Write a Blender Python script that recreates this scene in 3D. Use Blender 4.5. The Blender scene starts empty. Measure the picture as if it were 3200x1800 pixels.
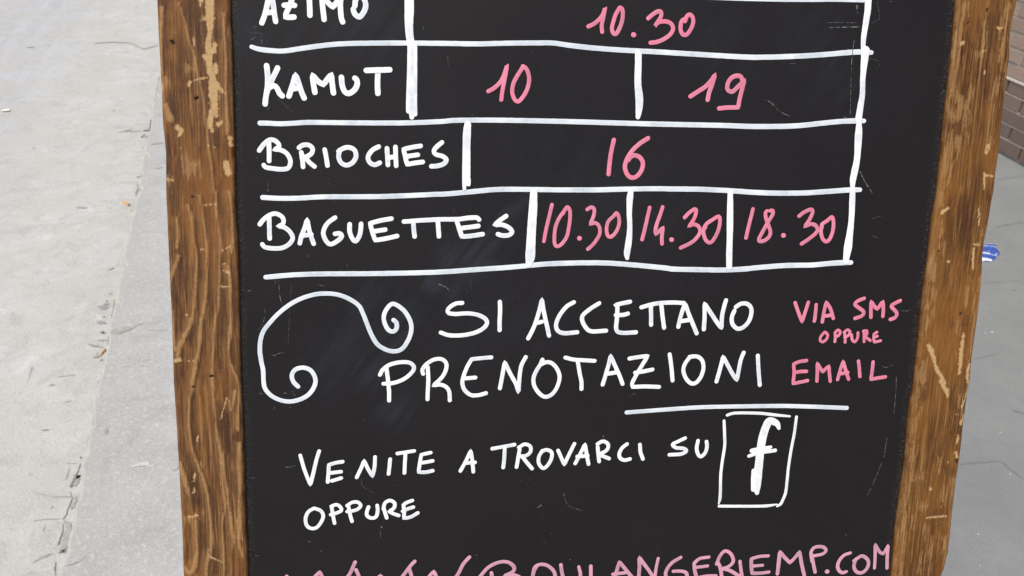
import bpy, bmesh, math, random
import numpy as np
from mathutils import Matrix, Vector, noise
scene = bpy.context.scene
C = scene.collection
random.seed(7)
R = math.radians
P={'cam_x': [0.99659, 0.04125, 0.07144], 'cam_y': [-0.0825, 0.4983, 0.86307], 'cam_z': [-0.0, -0.86603, 0.5], 'C': [0.05288, 0.60867, 1.00364], 'H': [0.9872, 0.15951, -0.0], 'U': [-0.0551, 0.34102, 0.93844], 'N': [0.14969, -0.92642, 0.34544], 'K': [-1.2725, 2.35996, 0.0], 'sd': [-0.32909, 0.9443, 0.0], 'sl': [-0.9443, -0.32909, 0.0], 'wall0': [2.44315, 4.02822, 0.0], 'wd': [-0.2191, 0.9757, -0.0], 'butt': [[-1.46066, 2.76591, -0.02], [-1.42602, 2.74127, -0.02]], 'butt2': [[-1.10023, 1.82372, -0.02], [-1.09657, 1.84589, -0.02]], 'scrap': [-2.37212, 3.60062, -0.02], 'wrap': [1.79377, 2.87984, 0.0], 'focus': 0.7}

# ------------------------------------------------------------------ camera
cam = bpy.data.cameras.new('camera')
cam.lens, cam.sensor_width = 29.25, 36.0
cam.clip_start, cam.clip_end = 0.02, 500
cam.dof.use_dof, cam.dof.focus_distance, cam.dof.aperture_fstop = True, P['focus'], 22.0
co = bpy.data.objects.new('camera', cam); C.objects.link(co); scene.camera = co
X, Y, Z = (Vector(P[k]) for k in ('cam_x', 'cam_y', 'cam_z'))
m = Matrix.Identity(4)
for i in range(3):
    m[i][0], m[i][1], m[i][2] = X[i], Y[i], Z[i]
m[2][3] = 1.35
co.matrix_world = m

# ------------------------------------------------------------------ sky, sun, exposure
SUN_EL, SUN_AZ = R(58), R(205)            # azimuth clockwise from +Y
wd = bpy.data.worlds.new('World'); scene.world = wd; wd.use_nodes = True
wn = wd.node_tree.nodes; wl = wd.node_tree.links
sky = wn.new('ShaderNodeTexSky'); sky.sky_type = 'NISHITA'; sky.sun_disc = False
sky.sun_elevation, sky.sun_rotation = SUN_EL, SUN_AZ
sky.dust_density, sky.air_density, sky.ozone_density = 4.0, 1.0, 0.6
wl.new(sky.outputs[0], wn['Background'].inputs[0]); wn['Background'].inputs[1].default_value = 0.13
sl = bpy.data.lights.new('sun', 'SUN'); sl.energy = 1.5; sl.angle = R(35); sl.color = (0.97, 0.95, 0.82)
so = bpy.data.objects.new('sun', sl); C.objects.link(so)
so.rotation_euler = (R(90) - SUN_EL, 0, -SUN_AZ + math.pi)
so.rotation_euler = Vector((-math.sin(SUN_AZ) * math.cos(SUN_EL), -math.cos(SUN_AZ) * math.cos(SUN_EL), -math.sin(SUN_EL))).to_track_quat('-Z', 'Y').to_euler()
so.location = (0, 0, 8)
scene.view_settings.view_transform = 'Standard'; scene.view_settings.look = 'None'
scene.view_settings.exposure = 0.36; scene.view_settings.gamma = 1.0

# ------------------------------------------------------------------ helpers
class NT:
    """small helper to write node trees"""
    def __init__(s, name):
        s.m = bpy.data.materials.new(name); s.m.use_nodes = True
        s.n = s.m.node_tree.nodes; s.l = s.m.node_tree.links; s.b = s.n['Principled BSDF']
    def val(s, v, sock):
        if hasattr(v, 'links') or hasattr(v, 'is_output'): s.l.new(v, sock)
        else: sock.default_value = v
    def coord(s, scale=(1, 1, 1), loc=(0, 0, 0), rot=(0, 0, 0)):
        t = s.n.new('ShaderNodeTexCoord'); mp = s.n.new('ShaderNodeMapping')
        mp.inputs['Scale'].default_value = scale; mp.inputs['Location'].default_value = loc; mp.inputs['Rotation'].default_value = rot
        s.l.new(t.outputs['Object'], mp.inputs[0]); return mp.outputs[0]
    def scaled(s, vec, k):
        mp = s.n.new('ShaderNodeMapping'); mp.inputs['Scale'].default_value = k; s.l.new(vec, mp.inputs[0]); return mp.outputs[0]
    def noise(s, vec, scale, detail=5, rough=.55, dist=0.0):
        t = s.n.new('ShaderNodeTexNoise'); s.l.new(vec, t.inputs['Vector'])
        t.inputs['Scale'].default_value = scale; t.inputs['Detail'].default_value = detail
        t.inputs['Roughness'].default_value = rough; t.inputs['Distortion'].default_value = dist
        return t.outputs['Fac']
    def voro(s, vec, scale, out='Distance', rnd=1.0):
        t = s.n.new('ShaderNodeTexVoronoi'); s.l.new(vec, t.inputs['Vector']); t.inputs['Scale'].default_value = scale
        t.inputs['Randomness'].default_value = rnd
        return t.outputs[out]
    def attr(s, name, out='Fac'):
        t = s.n.new('ShaderNodeAttribute'); t.attribute_name = name; return t.outputs[out]
    def ramp(s, fac, *stops, interp='LINEAR'):
        t = s.n.new('ShaderNodeValToRGB'); s.l.new(fac, t.inputs[0]); e = t.color_ramp.elements; t.color_ramp.interpolation = interp
        while len(e) < len(stops): e.new(0.5)
        for k, (p, c) in enumerate(stops):
            e[k].position = p; e[k].color = (*c, 1) if hasattr(c, '__len__') else (c, c, c, 1)
        return t.outputs[0]
    def mix(s, fac, a, b, mode='MIX'):
        t = s.n.new('ShaderNodeMix'); t.data_type = 'RGBA'; t.blend_type = mode
        s.val(fac, t.inputs[0])
        for v, k in ((a, 6), (b, 7)):
            if isinstance(v, tuple): v = (*v, 1) if len(v) == 3 else v
            s.val(v, t.inputs[k])
        return t.outputs[2]
    def math(s, op, a, b=0.0, clamp=False):
        t = s.n.new('ShaderNodeMath'); t.operation = op; t.use_clamp = clamp
        s.val(a, t.inputs[0]); s.val(b, t.inputs[1]); return t.outputs[0]
    def sep(s, vec):
        t = s.n.new('ShaderNodeSeparateXYZ'); s.l.new(vec, t.inputs[0]); return t.outputs
    def bump(s, h, strength=.3, dist=.001, prev=None):
        t = s.n.new('ShaderNodeBump'); t.inputs['Strength'].default_value = strength; t.inputs['Distance'].default_value = dist
        s.l.new(h, t.inputs['Height'])
        if prev is not None: s.l.new(prev, t.inputs['Normal'])
        return t.outputs[0]
    def done(s, col, rough=.6, normal=None, spec=.5):
        s.val((*col, 1) if isinstance(col, tuple) and len(col) == 3 else col, s.b.inputs['Base Color'])
        s.val(rough, s.b.inputs['Roughness']); s.b.inputs['Specular IOR Level'].default_value = spec
        if normal is not None: s.l.new(normal, s.b.inputs['Normal'])
        return s.m

def mesh_obj(name, verts, faces, mats, parent=None, smooth=False, attrs=None, fmats=None):
    me = bpy.data.meshes.new(name); me.from_pydata([tuple(v) for v in verts], [], [tuple(f) for f in faces])
    for mt in (mats if isinstance(mats, (list, tuple)) else [mats]): me.materials.append(mt)
    if fmats is not None: me.polygons.foreach_set('material_index', list(fmats))
    if smooth: me.polygons.foreach_set('use_smooth', [True] * len(me.polygons))
    for k, v in (attrs or {}).items():
        if np.ndim(v) == 2:
            a = me.attributes.new(k, 'FLOAT_COLOR', 'POINT'); a.data.foreach_set('color', np.asarray(v, dtype=np.float32).ravel())
        else:
            a = me.attributes.new(k, 'FLOAT', 'POINT'); a.data.foreach_set('value', np.asarray(v, dtype=np.float32))
    me.update()
    o = bpy.data.objects.new(name, me); C.objects.link(o)
    if parent is not None: o.parent = parent
    return o
def tag(o, label=None, cat=None, kind=None, group=None):
    for k, v in (('label', label), ('category', cat), ('kind', kind), ('group', group)):
        if v: o[k] = v
    return o
def fbm(p, o=3):
    return noise.fractal(Vector(p), 1.0, 2.0, o)
def parse(s):
    pts = []
    for k in s.split():
        c = k.endswith('c'); x, y, w = (float(q) for q in k.rstrip('c').split(','))
        pts.append((x * .001, y * .001, w * .001, c))
    return pts
def spline(pts, step=.0012):
    """Catmull-Rom through the points, broken at the corners -> list of (x,y,w)"""
    P0 = [np.array(p[:3]) for p in pts]; corner = [p[3] for p in pts]; n = len(P0); out = []
    for i in range(n - 1):
        a, b = P0[i], P0[i + 1]
        p = P0[i - 1] if i > 0 and not corner[i] else a
        q = P0[i + 2] if i + 2 < n and not corner[i + 1] else b
        k = max(2, int(np.linalg.norm((b - a)[:2]) / step))
        d1 = np.linalg.norm((b - a)[:2]) + 1e-9
        ma = (b - p) * .5 if i > 0 and not corner[i] else (b - a)
        mb = (q - a) * .5 if i + 2 < n and not corner[i + 1] else (b - a)
        for m_, lim in ((ma, 1.4), (mb, 1.4)):
            L = np.linalg.norm(m_[:2])
            if L > d1 * lim: m_ *= d1 * lim / L
        for j in range(k):
            t = j / k; t2, t3 = t * t, t * t * t
            out.append((2*t3-3*t2+1)*a + (t3-2*t2+t)*ma + (-2*t3+3*t2)*b + (t3-t2)*mb)
    out.append(P0[-1]); return out
LIFT = [0.0]
def ribbon(V, F, pts, z0, dome=.00012, jit=.035, rough_end=0.0, T=None):
    """paint stroke: slightly domed strip with round ends, each a hair above the last one"""
    n = len(pts); xy = np.array([p[:2] for p in pts]); w = np.array([p[2] for p in pts]) * .5
    d = np.gradient(xy, axis=0); d /= (np.linalg.norm(d, axis=1)[:, None] + 1e-12)
    nr = np.stack([-d[:, 1], d[:, 0]], 1)
    seed = random.random() * 100; s = np.concatenate([[0], np.cumsum(np.linalg.norm(np.diff(xy, axis=0), axis=1))])
    secs = []
    z = z0 + LIFT[0]
    def sec(c, nn, hw, zz, th=0.0):
        b = len(V)
        for k, h in ((-1, 0), (-.7, .7), (0, 1), (.7, .7), (1, 0)):
            V.append((c[0] + nn[0] * hw * k, c[1] + nn[1] * hw * k, zz + dome * h))
            if T is not None: T.append(th * (1 - .6 * k * k))
        secs.append(b)
    ends = [-.97, -.82, -.5]
    for k in ends: sec(xy[0] + d[0] * w[0] * k, nr[0], w[0] * math.sqrt(1 - k * k), z)
    for i in range(n):
        j1 = 1 + jit * fbm((s[i] * 260, seed, 0), 2)
        sec(xy[i] + nr[i] * w[i] * jit * fbm((s[i] * 200, seed, 9), 2), nr[i], w[i] * j1, z + 2.5e-5 * i / n, min(1, max(0, (min(s[i], s[-1] - s[i]) - w[i] * .4) / (w[i] * .6 + 1e-9))) * min(1, max(0, .42 + 1.3 * fbm((s[i] * 45, seed, 4), 3))))
    for k in reversed(ends): sec(xy[-1] - d[-1] * w[-1] * k, nr[-1], w[-1] * math.sqrt(1 - k * k), z + 2.6e-5)
    for a, b in zip(secs[:-1], secs[1:]):
        for k in range(4): F.append((a + k, b + k, b + k + 1, a + k + 1))
    F.append(tuple(secs[0] + k for k in range(5))); F.append(tuple(secs[-1] + k for k in range(4, -1, -1)))
    LIFT[0] += 3.2e-5
    if LIFT[0] > .0006: LIFT[0] = 0.0
def polydist(px, py, pts):
    """signed-ish distance to a tapering polyline: (distance - half width)"""
    best = np.full(px.shape, 1e9)
    if len(pts) == 1: pts = pts * 2
    for a, b in zip(pts[:-1], pts[1:]):
        dx, dy = b[0] - a[0], b[1] - a[1]; L = dx * dx + dy * dy + 1e-12
        t = np.clip(((px - a[0]) * dx + (py - a[1]) * dy) / L, 0, 1)
        best = np.minimum(best, np.hypot(px - a[0] - t * dx, py - a[1] - t * dy) - .5 * (a[2] + t * (b[2] - a[2])))
    return best

# ------------------------------------------------------------------ materials
def mat_paint(name, a, b, c, e, lo=.35, hi=.7):
    t = NT(name); v = t.coord()
    n1 = t.noise(v, 60, 3); n2 = t.noise(v, 900, 2)
    f = t.ramp(n1, (lo, 0.0), (hi, 1.0))
    col = t.mix(f, a, b); col = t.mix(t.ramp(n2, (.60, 0.0), (.78, .5)), col, c)
    thin = t.math('MULTIPLY', t.attr('thin'), t.ramp(t.noise(v, 330, 3, .6), (.3, .35), (.7, 1.0)))
    col = t.mix(thin, col, e)
    return t.done(col, .55, t.bump(n2, .1, .0002), .35)
M_WHITE = mat_paint('white_marker', (.76, .78, .80), (.84, .845, .85), (.64, .69, .745), (.50, .56, .64))
M_THIN = mat_paint('thin_white_marker', (.62, .67, .725), (.74, .77, .80), (.53, .59, .66), (.43, .50, .58))
M_PINK = mat_paint('pink_marker', (.67, .175, .27), (.69, .24, .345), (.56, .13, .215), (.45, .175, .25))
M_ROSE = mat_paint('pale_pink_marker', (.62, .285, .385), (.54, .30, .40), (.44, .34, .39), (.36, .20, .27), .3, .75)
def mat_scuff():
    t = NT('chalk_scuff'); v = t.coord(); n = t.noise(v, 420, 4, .7)
    col = t.ramp(n, (.42, (.02, .019, .02)), (.66, (.23, .23, .235)))
    return t.done(col, .9, None, .2)
M_SCUFF = mat_scuff()
def mat_board():
    t = NT('black_chalkboard_paint'); v = t.coord()
    n1 = t.noise(v, 7, 4); n2 = t.noise(v, 1400, 2, .7); n3 = t.noise(v, 45, 5)
    base = t.mix(n1, (.0068, .0058, .0067), (.0108, .0094, .0104))
    base = t.mix(t.ramp(n2, (.35, 0.0), (.75, .45)), base, (.027, .025, .0265))
    sm = t.math('MULTIPLY', t.attr('smudge'), t.ramp(t.noise(t.scaled(t.coord((1, 1, 1), (0, 0, 0), (0, 0, R(36))), (110, 13, 1)), 1, 5, .6), (.38, .05), (.64, 1.2)))
    base = t.mix(sm, base, (.050, .060, .088))
    sp = t.voro(v, 160); spk = t.math('MULTIPLY', t.ramp(sp, (.035, 1.0), (.06, 0.0)), t.ramp(t.noise(v, 25, 2), (.56, 0.0), (.66, .5)))
    base = t.mix(spk, base, (.30, .30, .30))
    edge = t.math('MULTIPLY', t.attr('edge'), t.ramp(t.noise(v, 700, 4, .7), (.52, 0.0), (.72, .8)))
    base = t.mix(edge, base, (.20, .17, .15))
    return t.done(base, t.ramp(n1, (.3, .40), (.7, .47)), t.bump(n2, .10, .0003), .16)
M_BOARD = mat_board()
def mat_wood(name, seed, tint, dk=.6):
    t = NT(name)
    v = t.coord((1, 1, 1), (seed, seed * .37, 0))
    g1 = t.noise(t.coord((170, 6.5, 60), (seed, 0, 0)), 1, 7, .68, .5)
    g2 = t.noise(t.coord((460, 14, 160), (seed * 2, 0, 0)), 1, 6, .72, .3)
    g3 = t.noise(t.coord((1100, 60, 500), (seed, 3, 0)), 1, 4, .7)
    big = t.noise(t.coord((18, 9, 18), (seed, 1, 0)), 1, 4)
    mid = t.noise(t.coord((60, 22, 60), (seed, 4, 0)), 1, 5, .65)
    d, m_, l, o = tint
    col = t.ramp(g1, (.36, d), (.46, m_), (.55, m_), (.66, l))
    col = t.mix(t.ramp(g2, (.38, .75), (.49, 0.0)), col, d)
    col = t.mix(t.ramp(g2, (.53, 0.0), (.64, .55)), col, l)
    col = t.mix(t.ramp(g3, (.34, .7), (.48, 0.0)), col, d)
    col = t.mix(t.ramp(g3, (.55, 0.0), (.68, .5)), col, l)
    g4 = t.noise(t.coord((800, 20, 300), (seed, 7, 0)), 1, 5, .7)
    col = t.mix(t.ramp(g4, (.55, 0.0), (.62, .65)), col, l)
    col = t.mix(t.ramp(g4, (.37, .8), (.45, 0.0)), col, d)
    col = t.mix(t.ramp(big, (.44, 0.0), (.60, .62)), col, o)
    col = t.mix(t.ramp(mid, (.50, 0.0), (.64, dk)), col, d)
    ve = t.noise(v, 420, 4, .65)
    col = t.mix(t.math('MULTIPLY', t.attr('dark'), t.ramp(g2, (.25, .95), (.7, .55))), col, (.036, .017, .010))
    col = t.mix(t.math('MULTIPLY', t.attr('ridge'), t.ramp(ve, (.25, .35), (.6, .95))), col, (.345, .195, .080))
    col = t.mix(t.math('MULTIPLY', t.attr('faint'), t.ramp(g2, (.3, .3), (.6, .75))), col, (.33, .19, .080))
    col = t.mix(t.math('MULTIPLY', t.attr('scrape'), t.ramp(ve, (.22, .62), (.55, .97))), col, (.46, .305, .15))
    nick = t.ramp(t.noise(t.coord((170, 60, 170), (seed, 8, 0)), 1, 5, .7), (.66, 0.0), (.71, .75))
    col = t.mix(nick, col, (.46, .30, .15))
    nick2 = t.ramp(t.noise(t.coord((240, 90, 240), (seed, 12, 0)), 1, 4, .7), (.68, 0.0), (.73, .8))
    col = t.mix(nick2, col, (.055, .03, .018))
    col = t.mix(t.attr('hole'), col, (.02, .015, .012))
    h = t.math('ADD', t.math('MULTIPLY', g2, .6), t.math('MULTIPLY', ve, .5))
    h = t.math('ADD', h, t.math('MULTIPLY', t.attr('ridge'), .4))
    rough = t.math('ADD', t.math('MULTIPLY', t.attr('scrape'), .3), t.ramp(g1, (.3, .42), (.7, .58)), True)
    return t.done(col, rough, t.bump(h, .7, .0007), .18)
M_WOOD_L = mat_wood('worn_stained_pine_cathedral', 1.7, ((.048, .0195, .0095), (.124, .053, .0175), (.295, .150, .052), (.212, .085, .020)))
M_WOOD_R = mat_wood('worn_stained_pine_straight', 5.3, ((.046, .0185, .0075), (.122, .050, .0145), (.315, .165, .054), (.215, .090, .019)), .38)
def mat_road():
    t = NT('worn_pale_road'); v = t.coord(); x = t.sep(v)
    wob = t.noise(v, 1.6, 4)
    y = t.math('ADD', x[1], t.math('MULTIPLY', wob, .55))
    cream = t.noise(v, 9, 6, .65); fine = t.noise(v, 160, 5, .7); st = t.noise(t.coord((.5, 7, 1)), 2.2, 4, .55)
    near = t.mix(t.ramp(cream, (.3, 0.0), (.7, 1.0)), (.48, .482, .452), (.60, .603, .578))
    far = t.mix(t.ramp(st, (.3, 0.0), (.7, 1.0)), (.46, .462, .478), (.535, .537, .552))
    col = t.mix(t.ramp(y, (.62, 0.0), (1.0, 1.0)), near, far)
    col = t.mix(t.ramp(fine, (.35, .26), (.55, 0.0)), col, (.42, .415, .40))
    col = t.mix(t.ramp(fine, (.56, 0.0), (.75, .4)), col, (.74, .74, .72))
    pale = t.ramp(t.noise(v, 17, 5, .65), (.57, 0.0), (.72, .4)); col = t.mix(t.math('MULTIPLY', pale, t.ramp(y, (.6, 1.0), (.9, 0.0))), col, (.78, .785, .77))
    pit = t.ramp(t.noise(v, 75, 4, .7), (.68, 0.0), (.76, .4)); col = t.mix(pit, col, (.36, .36, .34))
    dirt = t.math('MULTIPLY', t.ramp(t.noise(v, 13, 6, .7, .8), (.50, 0.0), (.64, .7)), t.ramp(fine, (.35, 1.0), (.62, .25)))
    col = t.mix(dirt, col, (.345, .345, .315))
    warm = t.ramp(t.noise(v, 4.5, 5, .6), (.42, 0.0), (.62, .55)); col = t.mix(warm, col, (.47, .463, .415))
    gutter = t.math('MULTIPLY', t.ramp(x[1], (.0, .75), (.10, 0.0)), t.ramp(t.noise(v, 26, 5, .65), (.42, 0.0), (.62, .8)))
    col = t.mix(gutter, col, (.40, .40, .37))
    h = t.math('ADD', t.math('MULTIPLY', fine, .6), t.math('MULTIPLY', t.noise(v, 40, 4), .9))
    return t.done(col, .85, t.bump(h, .6, .004), .25)
def mat_kerb():
    t = NT('grey_granite_kerb'); v = t.coord()
    n1 = t.noise(v, 6, 5, .6); fine = t.noise(v, 170, 4, .75); mid = t.noise(v, 45, 5, .65)
    col = t.mix(t.ramp(n1, (.3, 0.0), (.7, 1.0)), (.41, .413, .402), (.495, .498, .488))
    col = t.mix(t.ramp(mid, (.35, .32), (.55, 0.0)), col, (.385, .385, .38))
    col = t.mix(t.ramp(fine, (.54, 0.0), (.66, .45)), col, (.68, .685, .69))
    col = t.mix(t.ramp(fine, (.33, .45), (.46, 0.0)), col, (.29, .29, .285))
    fl = t.ramp(t.voro(v, 130), (.10, .4), (.20, 0.0)); col = t.mix(t.math('MULTIPLY', fl, t.ramp(mid, (.5, 0.0), (.6, 1.0))), col, (.72, .72, .72))
    blot = t.ramp(t.noise(v, 11, 5, .7, .6), (.50, 0.0), (.66, .5)); col = t.mix(blot, col, (.35, .35, .335))
    x = t.sep(v); rim = t.math('ADD', x[1], t.math('MULTIPLY', t.math('SUBTRACT', t.noise(v, 14, 6, .7), .5), .16))
    col = t.mix(t.math('MULTIPLY', t.ramp(t.math('ADD', rim, .06), (.0, 0.0), (.05, 1.0)), .7), col, (.43, .43, .40))
    col = t.mix(t.ramp(t.noise(v, 70, 5, .75), (.53, 0.0), (.66, .6)), col, (.64, .645, .635))
    return t.done(col, .8, t.bump(t.math('ADD', fine, mid), .6, .003), .3)
def mat_pavement():
    t = NT('grey_asphalt_pavement'); v = t.coord()
    n1 = t.noise(v, 3.5, 5, .6); fine = t.noise(v, 170, 4, .75); mid = t.noise(v, 30, 5, .65)
    col = t.mix(t.ramp(n1, (.3, 0.0), (.7, 1.0)), (.222, .235, .238), (.270, .282, .283))
    col = t.mix(t.ramp(mid, (.35, .4), (.55, 0.0)), col, (.215, .225, .23))
    col = t.mix(t.ramp(fine, (.58, 0.0), (.72, .6)), col, (.43, .44, .45))
    col = t.mix(t.ramp(fine, (.30, .5), (.42, 0.0)), col, (.17, .175, .18))
    return t.done(col, .85, t.bump(t.math('ADD', fine, mid), .5, .003), .25)
def flat(name, col, var=.25, sc=120, rough=.85):
    t = NT(name); v = t.coord(); n = t.noise(v, sc, 4, .7)
    c2 = tuple(q * (1 - var) for q in col); c3 = tuple(min(1, q * (1 + var)) for q in col)
    return t.done(t.ramp(n, (.3, c2), (.7, c3)), rough, t.bump(n, .3, .001), .3)
M_ROAD, M_KERB, M_PAVE = mat_road(), mat_kerb(), mat_pavement()
MARKS = dict(k=flat('crack_dirt', (.20, .20, .195), .35), g=flat('grit_stain', (.355, .355, .325), .2), m=flat('grey_gum_stain', (.32, .32, .335), .1), f=flat('faint_stain', (.45, .45, .44), .08), p=flat('pavement_stain', (.205, .218, .222), .12), v=flat('pale_scrape', (.58, .585, .585), .12), w=flat('white_fleck', (.68, .69, .70), .2))
MARK_KEYS = list(MARKS)
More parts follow.
